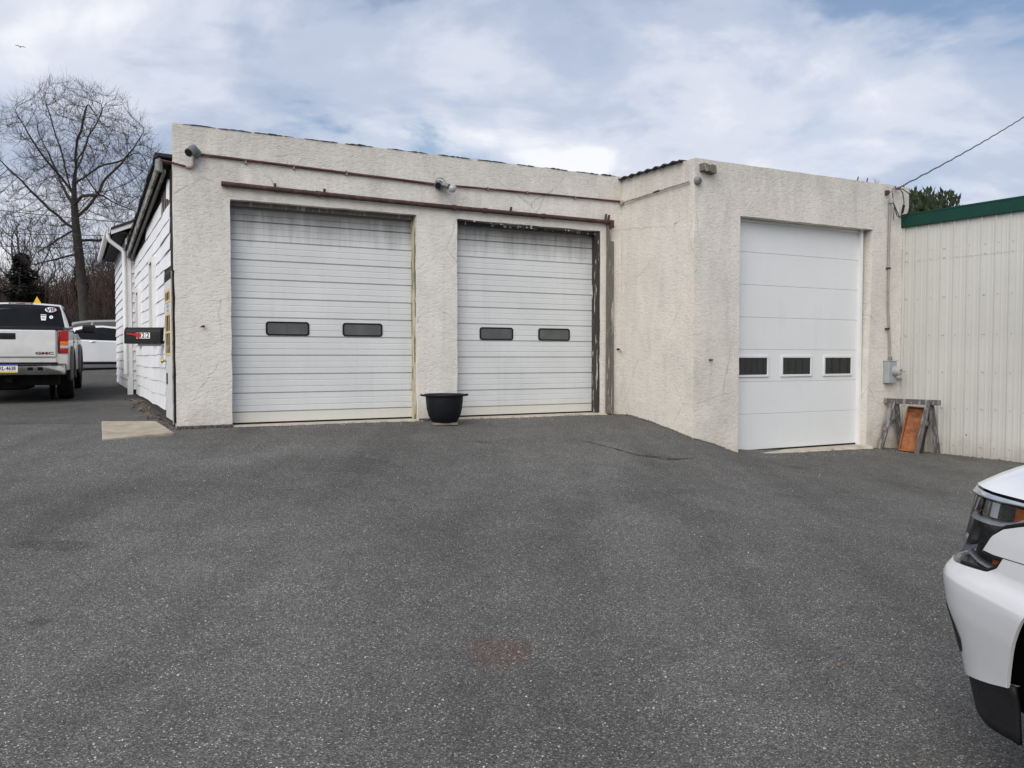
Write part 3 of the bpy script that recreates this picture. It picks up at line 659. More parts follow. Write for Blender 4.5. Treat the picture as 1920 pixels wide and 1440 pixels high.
# ---------------------------------------------------------------- fixtures on the stucco (each in the building's frame)
BR = dict(loc=O, rot=(0,0,A))
def fx(name, label, cat, group=None): return thing(name, label, cat, O, A, group)
pp = fx('rusty_pipe', 'long maroon rusty pipe fixed above the two ribbed overhead doors', 'pipe')
pts = [(.63+6.26*i/24, -.055, 3.948-.05*i/24-.014*math.sin(math.pi*i/24)) for i in range(25)]
MB().tube(pts, .036, 12).build('pipe', M['rust_pipe'], pp, smooth=40)
for i in (5, 13, 15, 19):
    x, y, z = pts[i]; MB().tube([(x-.03,y,z),(x+.03,y,z)], .044, 12).build('coupling', M['rust_pipe'], pp, smooth=40)
for x, h in ((1.33,.07),(2.02,.06),(5.0,.05),(6.80,.08),(6.86,.07)):
    MB().bar((x,-.02,3.93),(x+.01,-.04,3.955+h),.02,.03).build('hanger', M['rust_pipe'], pp)
MB().box(6.86,6.93,-.10,-.01,3.80,3.93).build('end_bracket', M['rust_dark'], pp)
cd = fx('red_conduit', 'thin red conduit running along the stucco above the rusty pipe', 'conduit')
MB().tube([(.36,-.03,4.315),(1.8,-.028,4.284),(3.70,-.03,4.242)], .019, 8).build('pipe', M['red_conduit'], cd, smooth=40)
MB().tube([(3.86,-.03,4.244),(5.4,-.028,4.262),(7.10,-.03,4.272),(7.12,-.06,4.26)], .017, 8).build('pipe', M['red_conduit'], cd, smooth=40)
for x in (.95,1.6,2.35,4.6,5.3,6.2): MB().box(x-.012,x+.012,-.045,0,4.29-.012*x*.9-.025 if x<3.7 else 4.235,4.33-.012*x*.9 if x<3.7 else 4.285).build('clip', M['galv'], cd)
cd2 = fx('pale_conduit', 'faded conduit running from inner corner to round box at wing corner', 'conduit')
MB().tube([(7.10,-.07,4.245),(7.12,-.5,4.25),(7.115,-1.2,4.256),(7.12,-1.84,4.258)], .014, 8).build('pipe', M['pink_conduit'], cd2, smooth=40)
MB().tube([(7.118,-.95,4.256),(7.112,-1.12,4.258)], .017, 8).build('pipe', M['red_conduit'], cd2, smooth=40)
MB().lathe([(0,-.03),(.03,-.03),(.035,0),(.03,.03),(0,.03)],10,(7.115,-.06,4.25)).build('elbow_box', M['pink_conduit'], cd2, smooth=60)
jb = fx('round_junction_box', 'round grey junction box at the corner of the wing', 'junction box')
MB().lathe([(0,-.075),(.035,-.075),(.05,-.06),(.062,-.03),(.062,0),(0,0)], 20, (7.19,-1.935,4.255), 'y').build('box', M['galv'], jb, smooth=40)
MB().lathe([(0,-.095),(.016,-.09),(.018,-.07)], 12, (7.19,-1.935,4.255), 'y').build('cap', M['galv'], jb, smooth=40)
fl = fx('flood_lamp', 'grey lamp holder with empty socket near the left parapet corner', 'lamp')
MB().tube([(.30,-.05,4.375),(.285,-.10,4.36),(.215,-.19,4.285)], [.045,.062,.058], 14).build('socket', M['galv'], fl, smooth=40)
MB().lathe([(0,-.075),(.05,-.07),(.062,-.05),(.062,0)], 16, (.32,0,4.33), 'y').build('mount_box', M['galv'], fl, smooth=40)
MB().tube([(.212,-.194,4.282),(.208,-.2,4.278)], .046, 14).build('socket_mouth', M['rubber'], fl, smooth=40)
MB().tube([(.285,-.03,4.30),(.28,-.03,4.16),(.255,-.03,4.13),(.19,-.03,4.13)], .020, 8).build('elbow_pipe', M['pink_conduit'], fl, smooth=40)
MB().tube([(.20,-.03,4.133),(-.02,-.03,4.175),(-.11,.03,4.20)], .014, 8).build('arm_pipe', M['red_conduit'], fl, smooth=40)
sl = thing('eave_lamp', 'grey cylindrical lamp under the black roof edge at the garage corner', 'lamp', O, A)
MB().lathe([(0,.0),(.04,0),(.045,-.03),(.052,-.15),(.06,-.155),(.0,-.15)], 14, (-.135,.10,4.22)).build('shade', M['galv'], sl, smooth=40)
df = fx('double_flood_lamp', 'weathered double lamp with one clear bulb between the ribbed doors', 'lamp')
MB().lathe([(0,-.07),(.06,-.07),(.072,-.05),(.072,0)], 18, (3.78,0,4.235), 'y').build('mount_box', M['galv'], df, smooth=40)
MB().tube([(3.76,-.06,4.24),(3.73,-.13,4.22),(3.70,-.2,4.19)], [.04,.05,.056], 12).build('socket', M['galv'], df, smooth=40)
MB().tube([(3.80,-.06,4.235),(3.86,-.12,4.215),(3.89,-.15,4.20)], [.035,.042,.042], 12).build('socket', M['galv'], df, smooth=40)
MB().tube([(3.699,-.202,4.188),(3.697,-.206,4.186)], .046, 12).build('socket_mouth', M['rubber'], df, smooth=40)
MB().ellipsoid((3.935,-.20,4.165), (.062,.062,.062), 14, 10).build('bulb', M['clear_bulb'], df, smooth=180)
for k in range(3):
    a = k*1.0; MB().tube([(3.78+.085*math.cos(a+q*.5), -.09-.02*k, 4.245+.085*math.sin(a+q*.5)) for q in range(9)], .005, 5).build('guard_wire', M['galv'], df, smooth=40)
bk = fx('wooden_block', 'weathered broken wooden block high on the wing near its corner', 'block')
P = []
for i in range(7):
    x = 7.24+.245*i/6; w = .045+.012*random.uniform(-1,1); P.append([(x,-1.925,4.47+w-.02*i/6),(x,-2.03+random.uniform(-.01,.01),4.465+w-.02*i/6),(x,-2.035,4.45-w-.02*i/6),(x,-1.925,4.445-w-.02*i/6),(x,-1.925,4.47+w-.02*i/6)])
mb = MB(); mb.grid(P); mb.add(P[0][:4],[(0,1,2,3)]); mb.add(P[-1][:4],[(3,2,1,0)]); mb.build('block', M['old_wood'], bk)
for lab, x, y, z in (('rusty bolt stub on the stucco left of the first ribbed door', .375, 0, 2.02), ('rusty bolt stub on the wing front left of its door', 7.463, -1.928, 1.56), ('small dark tap on the stucco at the inner corner', 7.07, 0, 1.74)):
    b = fx('wall_bolt' if 'bolt' in lab else 'wall_tap', lab, 'bolt' if 'bolt' in lab else 'tap')
    MB().tube([(x,y,z),(x+.01,y-.06,z)], .014, 8).build('stem', M['rust_dark'] if 'bolt' in lab else M['rubber'], b, smooth=40)
    MB().tube([(x+.01,y-.06,z),(x-.03 if 'bolt' in lab else x+.02,y-.075,z-.01 if 'bolt' in lab else z-.05)], .010, 8).build('tip', M['rust_dark'] if 'bolt' in lab else M['galv'], b, smooth=40)
# electricity meter and service drop
em = fx('electric_meter', 'grey electricity meter box with glass dial on the wing end', 'meter')
MB().box(11.33,11.53,-2.05,-1.93,1.15,1.53).build('box', M['meter_grey'], em, bevel=.008)
MB().box(11.325,11.56,-2.056,-1.93,1.53,1.545).build('lid', M['meter_grey'], em, bevel=.003)
MB().lathe([(0,-.115),(.05,-.113),(.075,-.095),(.08,-.05),(.085,-.05),(.088,0)], 24, (11.485,-2.05,1.36), 'y').build('dial_glass', M['clear_bulb'], em, smooth=40)
MB().box(11.46,11.51,-2.168,-2.16,1.37,1.385).build('dial_mark', M['rubber'], em)
MB().tube([(11.53,-1.99,1.22),(11.62,-1.985,1.22),(11.75,-1.97,1.22)], .022, 8).build('side_pipe', M['grey_pvc'], em, smooth=40)
MB().lathe([(.03,0),(.034,.02),(.034,.06),(.026,.065)], 12, (11.44,-1.985,1.545)).build('hub', M['galv'], em, smooth=40)
MB().tube([(11.44,-1.985,1.56),(11.43,-1.97,2.0),(11.39,-1.965,2.5),(11.385,-1.965,3.6),(11.40,-1.965,4.28)], .019, 8).build('riser_pipe', M['grey_pvc'], em, smooth=40)
MB().lathe([(.0,.09),(.03,.085),(.045,.03),(.04,0),(0,0)], 12, (11.40,-1.99,4.27)).build('weather_head', M['grey_pvc'], em, smooth=40)
for z in (2.1, 3.15): MB().box(11.36,11.42,-1.985,-1.93,z-.015,z+.015).build('strap', M['rust_dark'], em)
sc = fx('service_cable', 'twisted grey power cable rising from the wing corner into the sky', 'cable')
att = Vector((11.52,-1.99,4.53))
def W2L(p): d = Vector(p)-O; return Vector((d.x*cA+d.y*sA, -d.x*sA+d.y*cA, d.z))
far = W2L((20.6,28.0,11.95)); pts = []
for i in range(141):
    f = i/140; q = att.lerp(far, f); q.z -= .20*4*f*(1-f)
    pts.append(q+Vector((.006*math.sin(i*1.3),.0,.006*math.cos(i*1.3))))
MB().tube(pts, .013, 6).build('twisted_wire', M['wire_grey'], sc, smooth=180)
MB().tube([p+Vector((.009*math.sin(i*1.7+3),0,.009*math.cos(i*1.7+3))) for i, p in enumerate(pts)], .009, 5).build('twisted_wire', M['wire'], sc, smooth=180)
MB().tube([(11.34,-1.94,4.46),(11.36,-2.03,4.46),(11.37,-2.03,4.50),(11.43,-2.03,4.56),att], .009, 6).build('anchor_wire', M['galv'], sc, smooth=40)
MB().box(11.30,11.36,-1.985,-1.925,4.42,4.49).build('anchor', M['rust_dark'], sc)
for a, s_ in ((.0,0),(.17,1)):
    MB().tube([att+Vector((-.06,0,-.01)),(11.55+a*.5,-2.03,4.53),(11.62+a,-2.04,4.46),(11.65+a,-2.045,4.30),(11.63+a,-2.04,4.17),(11.58+a*.6,-2.04,4.02+.03*s_),(11.50+a*.3,-2.03,4.05),(11.42,-2.0,4.31)], .008, 6).build('loop_wire', M['wire'], sc, smooth=180)
    MB().tube([(11.648+a,-2.045,4.25),(11.615+a,-2.04,4.11)], .021, 8).build('splice', M['rubber'], sc, smooth=40)
MB().tube([(11.37,-2.03,4.44),(11.40,-2.02,4.38),(11.41,-2.0,4.33)], .007, 5).build('loop_wire', M['wire'], sc)
MB().tube([(11.46,-2.0,4.26),(11.455,-2.0,4.12),(11.45,-2.0,3.98)], .006, 5).build('loop_wire', M['wire'], sc)
up = thing('utility_pole', 'wooden utility pole carrying the service cable beyond the steel building', 'pole', (20.6,28.1,0))
MB().tube([(0,0,-.5),(0,0,12.4)], [.17,.11], 12).build('shaft', M['old_wood'], up, smooth=40)

# ---------------------------------------------------------------- cream steel building
MO = L2W(11.81, -1.928); MA = math.atan2(-.831, .556)
ms_ = thing('steel_building', 'cream ribbed steel building with green eave trim right of the garage', 'building', (MO.x, MO.y, 0), MA)
# local x runs along the wall towards the camera, wall faces local -y
RIB = .218; H0, H1 = -.15, 3.94
def rib_profile(x0, n):
    pr = []
    for i in range(n):
        a = x0+i*RIB
        pr += [(a,0),(a+.008,-.020),(a+.030,-.022),(a+.040,0),(a+.095,0),(a+.10,-.004),(a+.118,-.004),(a+.123,0),(a+.165,0),(a+.17,-.004),(a+.188,-.004),(a+.193,0)]
    pr.append((x0+n*RIB, 0)); return pr
for q in range(13):
    x0 = .0+q*4*RIB; pr = rib_profile(x0, 4)
    mb = MB(); mb.grid([[(x, y-.0015*(q%2), z) for x, y in pr] for z in (-.15, 3.30)]); mb.build('wall_panel', M['cream_steel'], ms_, solid=.002)
    mb = MB(); mb.grid([[(x, y-.004-.0015*(q%2), z) for x, y in pr] for z in (3.27, 3.94)]); mb.build('wall_panel', M['cream_steel'], ms_, solid=.002)
mb = MB()
for z in (.12,.745,1.355,1.975,2.62,3.285,3.44):
    for i in range(54):
        for dx in ((.055,) if i%3 else (.055,.075)):
            x = i*RIB+dx+random.uniform(-.006,.006); zq = z+random.uniform(-.008,.008); mb.lathe([(0,-.009),(.006,-.008),(.008,-.002),(.008,0)], 6, (x,-.003,zq), 'y')
o = mb.build('screws', M['screw'], ms_); o['kind'] = 'stuff'
MB().box(-.012,11.6,-.075,.10,3.885,4.10).build('eave_trim', M['green_trim'], ms_, bevel=.006)
MB().box(-.016,11.6,-.082,-.02,4.085,4.112).build('trim_lip', M['green_trim'], ms_)
MB().box(.0,.04,-.03,.0,-.15,3.88).build('corner_flashing', M['cream_steel'], ms_)
MB().box(.02,11.4,.05,9,-.1,3.9).build('inner_wall', M['cream_steel'], ms_)
MB().prism([(.1,4.06),(9.1,4.06),(4.6,4.9)], lambda u,v,a: (a,u,v), .0, 11.5).build('roof', M['green_trim'], ms_)
MB().lathe([(0,-.004),(.02,-.004),(.022,0)], 12, (1.12,-.001,.31), 'y').build('hole', M['rubber'], ms_)
# ---------------------------------------------------------------- things in front of the building
def gpt(lx, ly): p = L2W(lx, ly); return (p.x, p.y, gz(p.x, p.y))
# tan concrete slab at the side door
sx = [(-4.93,9.47),(-4.30,10.02),(-4.98,11.02),(-5.66,10.86)]
mb = MB(); top = [(x, y, gz(x,y)+.028+.01*i%2) for i, (x, y) in enumerate(sx)]; bot = [(x, y, gz(x,y)-.1) for x, y in sx]
mb.add(bot+top, [(3,2,1,0),(4,5,6,7)]+[(i,(i+1)%4,4+(i+1)%4,4+i) for i in range(4)])
tag(mb.build('concrete_slab', M['slab'], bevel=.01), 'tan concrete slab on the asphalt below the side door', 'slab')
# pot on a plank
px, py = -1.0, 11.66; pz = gz(px, py)
tag(MB().box(-.19,.17,-.11,.13,0,.035).build('wood_plank', M['plank'], None, loc=(px+.02,py-.04,pz), rot=(0,0,R(12)), bevel=.004), 'short flat plank lying under the black cauldron pot', 'plank')
pt = thing('cauldron_pot', 'black cauldron shaped planter pot on a plank between the ribbed doors', 'pot', (px, py, pz+.037), R(14))
MB().lathe([(0,0),(.175,0),(.19,.012),(.235,.09),(.262,.20),(.272,.30),(.277,.375),(.296,.385),(.302,.40),(.298,.415),(.268,.416),(.26,.40),(.25,.30),(.0,.29)], 48).build('body', M['pot'], pt, smooth=35)
for s in (-1,1):
    MB().tube([(s*.285,-.075,.393),(s*.32,-.06,.398),(s*.345,-.025,.402),(s*.345,.025,.402),(s*.32,.06,.398),(s*.285,.075,.393)], .014, 8).build('handle', M['pot'], pt, smooth=60)
MB().lathe([(.262,.36),(.15,.372),(0,.365)], 24).build('soil', M['soil'], pt, smooth=60)
# mailbox on the flank
mloc = L2W(-.02, 1.22)
mbx = thing('mailbox', 'black mailbox with white number tiles and red flag on the white flank', 'mailbox', (mloc.x, mloc.y, 1.80), A+R(2.82)-R(30.5))
# local x: along the box, right end touches the wall; local -y faces the camera
arch = [(.085,0),(.085,.165)]+[(.085*math.cos(R(a)),.165+.075*math.sin(R(a))) for a in range(15,180,15)]+[(-.085,.165),(-.085,0)]
MB().prism(arch, lambda u,v,a: (a,u,v), -.565, -.05).build('box', M['mail_black'], mbx, bevel=.004)
MB().prism([(u*1.04,v*1.015) for u,v in arch], lambda u,v,a: (a,u,v), -.585, -.560).build('door', M['mail_black'], mbx, bevel=.003)
MB().box(-.40,.12,-.05,.05,-.035,-.003).build('bracket', M['galv'], mbx)
for i, ch in enumerate(('', '2', '2')):
    cx = -.385+i*.068+.015
    tl = MB().box(cx-.031,cx+.031,-.0885,-.0855,.075,.160).build('number_tile', M['white_print'], mbx)
    if ch: text_mb(ch, .098, lambda x,y,z,cx=cx: (cx+x*.9,-.0895-z,.118+y), .0008, .0022).build('numeral', M['black_print'], tl)
fg = MB(); fg.prism([(-.555,.150),(-.48,.155),(-.43,.140),(-.42,.160),(-.385,.155),(-.355,.16),(-.335,.145),(-.335,.12),(-.352,.09),(-.372,.075),(-.392,.09),(-.42,.118),(-.47,.128),(-.53,.135)], lambda u,v,a: (u,a,v), -.0985, -.092); fg.build('flag', M['flag_red'], mbx)
# sawhorse with rusty tray leaning inside it
shx, shy = 6.86, 13.52; shz = gz(shx, shy)
sh = thing('sawhorse', 'grey weathered wooden sawhorse against the cream steel wall', 'sawhorse', (shx, shy, shz), R(-45))
MB().bar((-.44,0,.86),(.43,.0,.86),.075,.088).build('beam', M['saw_wood'], sh, bevel=.004)
for s in (-1,1): MB().bar((s*.445,0,.86),(s*.405,0,.86),.082,.092).build('beam_end', M['plank'], sh, bevel=.005)
for a in (-.28,.28):
    for s in (-1,1):
        wx, wy = {(-.28,-1):(-.42,-.25),(.28,-1):(.17,-.25),(-.28,1):(-.25,.26),(.28,1):(.36,.21)}[(a,s)]; ca, sa = math.cos(R(-45)), math.sin(R(-45))
        zz_ = gz(shx+wx*ca-wy*sa, shy+wx*sa+wy*ca)-shz
        MB().bar((wx,wy,zz_-.005),(a,s*.058,.875),.045,.078,(1,0,0)).build('leg', M['saw_wood'], sh, bevel=.004)
    MB().bar((a-.045,-.15,.50),(a-.045,.15,.50),.02,.07).build('brace', M['saw_wood'], sh)
bl, br_, tr_, tl_ = Vector((6.665,13.545,0)), Vector((6.90,13.33,0)), Vector((7.16,13.56,0)), Vector((6.93,13.77,0))
for p_, zt_ in ((bl,.0),(br_,.0),(tr_,.76),(tl_,.78)): p_.z = gz(p_.x, p_.y)*(zt_ == 0)+zt_*.94+.012*(zt_ == 0)
tray = thing('rusty_tray', 'orange rusty steel tray leaning inside the sawhorse', 'tray', (bl.x, bl.y, bl.z), 0)
u_ = (br_-bl); v_ = (tl_-bl); n_v = u_.cross(v_).normalized()
if n_v.y > 0: n_v = -n_v
def tp(a, b, c): return u_*a+v_*b+n_v*c
MB().grid([[tp(i/8, j/12, .006*noise.noise((i*.7,j*.6,0))) for i in range(9)] for j in range(13)]).build('sheet', M['rust_orange'], tray, solid=.006, smooth=180)
rim = MB()
for (a0,b0,a1,b1) in ((0,0,1,0),(1,0,1,1),(1,1,0,1),(0,1,0,0)):
    p0, p1 = tp(a0,b0,.012), tp(a1,b1,.012); rim.bar(p0, p1, .022, .045, n_v)
rim.build('rim', M['rust_orange'], tray, bevel=.003)
MB().grid([[tp(1.02,b,0)+Vector((.0,0,0)) for b in (0,.5,1)], [tp(1.02,b,-.17) for b in (0,.5,1)]]).build('side_flange', M['rust_dark'], tray, solid=.006)
# litter along the wall feet
mb = MB()
def leafq(x, y, s):
    z = gz(x,y)+.012; a = random.uniform(0,6.28); u = Vector((math.cos(a),math.sin(a),random.uniform(-.5,.5)))*s; v2 = Vector((-math.sin(a),math.cos(a),random.uniform(-.4,.4)))*s*.6
    c0 = Vector((x,y,z)); mb.add([c0-u, c0+v2*.9, c0+u, c0-v2], [(0,1,2,3)])
for i in range(230):
    s_ = random.uniform(1.0,5.5); p_ = L2W(-.02-.05*s_-abs(random.gauss(0,.13)), s_); leafq(p_.x, p_.y, random.uniform(.012,.035))
for i in range(90): p_ = L2W(random.uniform(-.25,.1), random.uniform(-.15,.9)); leafq(p_.x, p_.y, random.uniform(.01,.025))
for i in range(70): p_ = L2W(7.1-abs(random.gauss(0,.05)), random.uniform(-1.9,0)); leafq(p_.x, p_.y, random.uniform(.008,.02))
for i in range(160):
    f = random.uniform(.3,4.5); leafq(MO.x+.556*f-.831*abs(random.gauss(0.03,.06)), MO.y-.831*f-.556*abs(random.gauss(.03,.06)), random.uniform(.008,.026))
for i in range(260): p_ = L2W(random.uniform(.0,7.1), -.02-abs(random.gauss(0,.05))); leafq(p_.x, p_.y, random.uniform(.006,.018))
for i in range(120): p_ = L2W(random.uniform(7.2,8.1), -1.95-abs(random.gauss(0,.05))); leafq(p_.x, p_.y, random.uniform(.006,.016))
for i in range(60): p_ = L2W(random.uniform(11.0,11.8), -1.95-abs(random.gauss(0,.07))); leafq(p_.x, p_.y, random.uniform(.006,.018))
for i in range(46): y_ = random.uniform(3.5,10); leafq(random.uniform(-.6,.6)*y_, y_, random.uniform(.006,.02))
o = mb.build('leaf_litter', M['leaf_litter']); o['kind'] = 'stuff'; o['label'] = 'dead leaves and crumbs along the wall feet'; o['category'] = 'litter'
mb = MB()
for i in range(1100):
    if i < 750: y = 2.6+7.5*random.random()**1.5; x = random.uniform(-.68,.68)*y
    else: q = random.choice([(0.2,7,-.25,.12),(7.9,11.6,-2.3,.15)]); p_ = L2W(random.uniform(q[0],q[1]), q[2]+random.gauss(0,q[3])); x, y = p_.x, p_.y
    s = random.uniform(.003,.008); z = gz(x,y)+s*.4; a = random.random()*6
    mb.add([(x+s*math.cos(a),y+s*math.sin(a),z),(x+s*math.cos(a+2.1),y+s*math.sin(a+2.1),z),(x+s*math.cos(a+4.2),y+s*math.sin(a+4.2),z),(x,y,z+s*.8),(x,y,z-s)], [(0,1,3),(1,2,3),(2,0,3),(1,0,4),(2,1,4),(0,2,4)])
o = mb.build('loose_grit', M['pebble'], merge=False); o['kind'] = 'stuff'; o['label'] = 'pale loose stone chips scattered over the asphalt'; o['category'] = 'grit'
def lip(x0, y0, x1, y1, nx, ny, n, hmax):               # crumbled asphalt edge pushed up against a wall foot
    P = []
    for i in range(n+1):
        f = i/n; lx, ly = x0+(x1-x0)*f, y0+(y1-y0)*f; k_ = .5+.5*noise.noise((lx*3.1, ly*3.1, 8)); w_ = .025+.05*k_*random.random()
        p_ = L2W(lx, ly); q_ = L2W(lx+nx*w_, ly+ny*w_); P.append([(p_.x,p_.y,gz(p_.x,p_.y)+hmax*k_*random.uniform(.3,1)), (q_.x,q_.y,gz(q_.x,q_.y)+.003)])
    mb = MB(); mb.grid(P); mb.build('asphalt_edge', M['asphalt'], ground, solid=.03)
lip(.03, -.004, .74, -.004, 0, -1, 30, .03); lip(3.45, -.004, 4.08, -.004, 0, -1, 24, .02); lip(6.75, -.004, 7.14, -.004, 0, -1, 14, .02)
lip(7.14, -.02, 7.14, -1.93, -1, 0, 60, .026); lip(7.16, -1.935, 8.04, -1.935, 0, -1, 34, .016)
# ---------------------------------------------------------------- vehicles (local x = forward, y = left)
def wheel(parent, x, y, z, r, w, rim, s):
    wh = MB().lathe([(r*.62,-w*.42),(r*.72,-w*.5),(r*.93,-w*.48),(r*.985,-w*.38),(r,-w*.2),(r,w*.2),(r*.985,w*.38),(r*.93,w*.48),(r*.72,w*.5),(r*.62,w*.42),(r*.62,-w*.42)], 36, ax='y').build('wheel', M['tyre'], parent, smooth=35, loc=(x,y,z))
    MB().lathe([(0,s*w*.34),(r*.14,s*w*.36),(r*.18,s*w*.28),(r*.50,s*w*.20),(r*.58,s*w*.40),(r*.63,s*w*.43),(r*.63,s*w*.30),(r*.6,-s*w*.3)], 28, ax='y').build('rim', rim, wh, smooth=30)
    for k in range(6):
        a = k*math.pi/3; MB().bar((r*.12*math.cos(a),s*w*.31,r*.12*math.sin(a)),(r*.58*math.cos(a),s*w*.36,r*.58*math.sin(a)),r*.13,w*.12,(0,1,0)).build('spoke', rim, wh)
    return wh
def arc(cx, cz, r, a0, a1, n=12): return [(cx+r*math.cos(R(a0+(a1-a0)*i/n)), cz+r*math.sin(R(a0+(a1-a0)*i/n))) for i in range(n+1)]
class Green:                                           # glasshouse lofted over stations (x, belt z, roof z, belt half width, roof half width)
    def __init__(s, st): s.st = np.array(st, float)
    def at(s, x): return [np.interp(x, s.st[:,0], s.st[:,k]) for k in range(1,5)]
    def side(s, x, v, sg, off=0):
        zb, zt, wb, wt = s.at(x); bul = .03*math.sin(math.pi*v); return (x, sg*(wb+(wt-wb)*v+bul+off), zb+(zt-zb)*v)
    def roof(s, x, w, off=0):
        zb, zt, wb, wt = s.at(x); return (x, w*wt, zt+.035*(1-w*w)+off)
    def shell(s, nx=40):
        xs = list(np.linspace(s.st[0,0], s.st[-1,0], nx)); xs = sorted(set(xs)|set(s.st[:,0])); P = []
        for x in xs:
            P.append([s.side(x,v,1) for v in (0,.25,.5,.75)]+[s.roof(x,w) for w in (1,.93,.6,.2,-.2,-.6,-.93,-1)]+[s.side(x,v,-1) for v in (.75,.5,.25,0)])
        mb = MB(); mb.grid(P); return mb
    def pane(s, poly, sg, off=.006, n=7):               # poly: list of (x, vlow, vhigh)
        xs = [p[0] for p in poly]; P = []
        for x in np.linspace(xs[0], xs[-1], n*2):
            lo = np.interp(x, xs, [p[1] for p in poly]); hi = np.interp(x, xs, [p[2] for p in poly]); P.append([s.side(x, lo+(hi-lo)*j/n, sg, off) for j in range(n+1)])
        mb = MB(); mb.grid(P); return mb
    def shield(s, x0, x1, w0, w1, off=.006, n=8):
        P = []
        for i in range(n+1):
            x = x0+(x1-x0)*i/n; w = w0+(w1-w0)*i/n; P.append([s.roof(x, -w+2*w*j/10, off) for j in range(11)])
        mb = MB(); mb.grid(P); return mb
SIDE = lambda u,v,a: (u,a,v)

# ---- white pickup
tx, ty = -8.43-cA*.97, 15.0-sA*.97; tz = .735
tk = thing('pickup_truck', 'white pickup with red tail lights parked behind the mailbox', 'pickup', (tx, ty, tz), math.pi/2+A)
tk.rotation_euler = Matrix.Rotation(math.pi/2+A, 3, 'Z').to_euler()
tk.rotation_euler = (Matrix.Rotation(math.pi/2+A, 3, 'Z') @ Matrix.Rotation(R(-1.5), 3, 'Y')).to_euler()
body = [(.10,.62),(.72,.60)]+arc(1.22,.50,.50,168,12)+[(2.0,.50),(3.9,.50)]+arc(4.50,.50,.50,172,8)+[(5.35,.52),(5.62,.62),(5.66,1.0),(5.58,1.14),(5.3,1.19),(4.55,1.27),(4.0,1.31),(2.06,1.31),(2.04,1.355),(.09,1.355),(.06,1.28),(.06,.75)]
bo = MB().prism(body, SIDE, -.965, .965).build('body', M['truck_white'], tk, bevel=.045)
MB().box(.2,5.4,-.80,.80,.33,.64).build('underbody', M['under'], tk)
for yy in (.34,-.34): MB().tube([(.25,yy*1.9,.46),(.5,yy*1.9,.44),(2.2,yy*1.6,.45)], .05, 8).build('exhaust', M['rust_dark'], tk, smooth=40)
MB().box(1.15,1.29,-.8,.8,.34,.46).build('axle', M['under'], tk); MB().ellipsoid((1.22,0,.40),(.17,.16,.17)).build('differential', M['under'], tk, smooth=180)
MB().lathe([(0,-.1),(.28,-.1),(.36,-.06),(.37,0),(.36,.08),(0,.1)],24,(.62,0,.34)).build('spare_wheel', M['tyre'], tk, smooth=40)
MB().box(.0,.16,-.06,.06,.40,.50).build('tow_hitch', M['under'], tk)
MB().box(.10,2.02,-.90,.90,1.35,1.435).build('bed_cover', M['plastic_dark'], tk, bevel=.012)
tg = MB().box(.02,.095,-.775,.775,.865,1.375).build('tailgate', M['truck_white'], tk, bevel=.02)
MB().box(.014,.03,-.13,.13,1.195,1.315).build('handle', M['plastic_dark'], tg, bevel=.008); MB().box(.008,.016,-.10,.10,1.235,1.275).build('handle_grip', M['rubber'], tg, bevel=.003)
FB = lambda cx, cz: (lambda x, y, z: (.0185-z, cx-x, cz+y))
text_mb('GMC', .088, lambda x,y,z: (.0165-z, -.585-x*1.55, .940+y*.72), .003, .003).build('lettering', M['emblem_red'], tg)
MB().box(.045,.09,-.775,.775,.765,.855).build('tailgate_sill', M['truck_white'], tk, bevel=.01)
MB().box(.05,.12,-.80,.80,.70,.765).build('bumper_gap', M['under'], tk)
bp = [(.05,.93),(-.03,.90),(-.10,.78),(-.115,.5),(-.12,.28),(-.12,-.28),(-.115,-.5),(-.10,-.78),(-.03,-.90),(.05,-.93)]
mb = MB(); mb.grid([[(x+dx, y, z) for x, y in bp] for dx, z in ((.10,.725),(.02,.722),(.0,.70),(.0,.60),(.03,.545),(.1,.535))]); bm_ = mb.build('bumper', M['chrome_worn'], tk, smooth=40, solid=.01)
MB().grid([[(x+dx-.004, y*1.003, z) for x, y in bp] for dx, z in ((.02,.728),(-.001,.735),(.06,.745))]).build('step_pad', M['plastic_dark'], bm_, solid=.008)
for yy in (-.36,-.52,.36,.52): MB().box(-.122,-.10,yy-.045,yy+.045,.625,.685).build('bumper_recess', M['under'], bm_, bevel=.004)
pl = MB().box(-.132,-.126,-.165,.165,.585,.745).build('licence_plate', M['white_print'], tk)
MB().box(-.134,-.1325,-.165,.165,.715,.745).build('plate_band', M['blue_print'], pl); MB().box(-.134,-.1325,-.165,.165,.585,.612).build('plate_band', M['plate_yellow'], pl)
text_mb('XL-4638', .098, lambda x,y,z: (-.1345-z, -.0-x*.78, .663+y), .0006, .0015).build('plate_number', M['black_print'], pl)
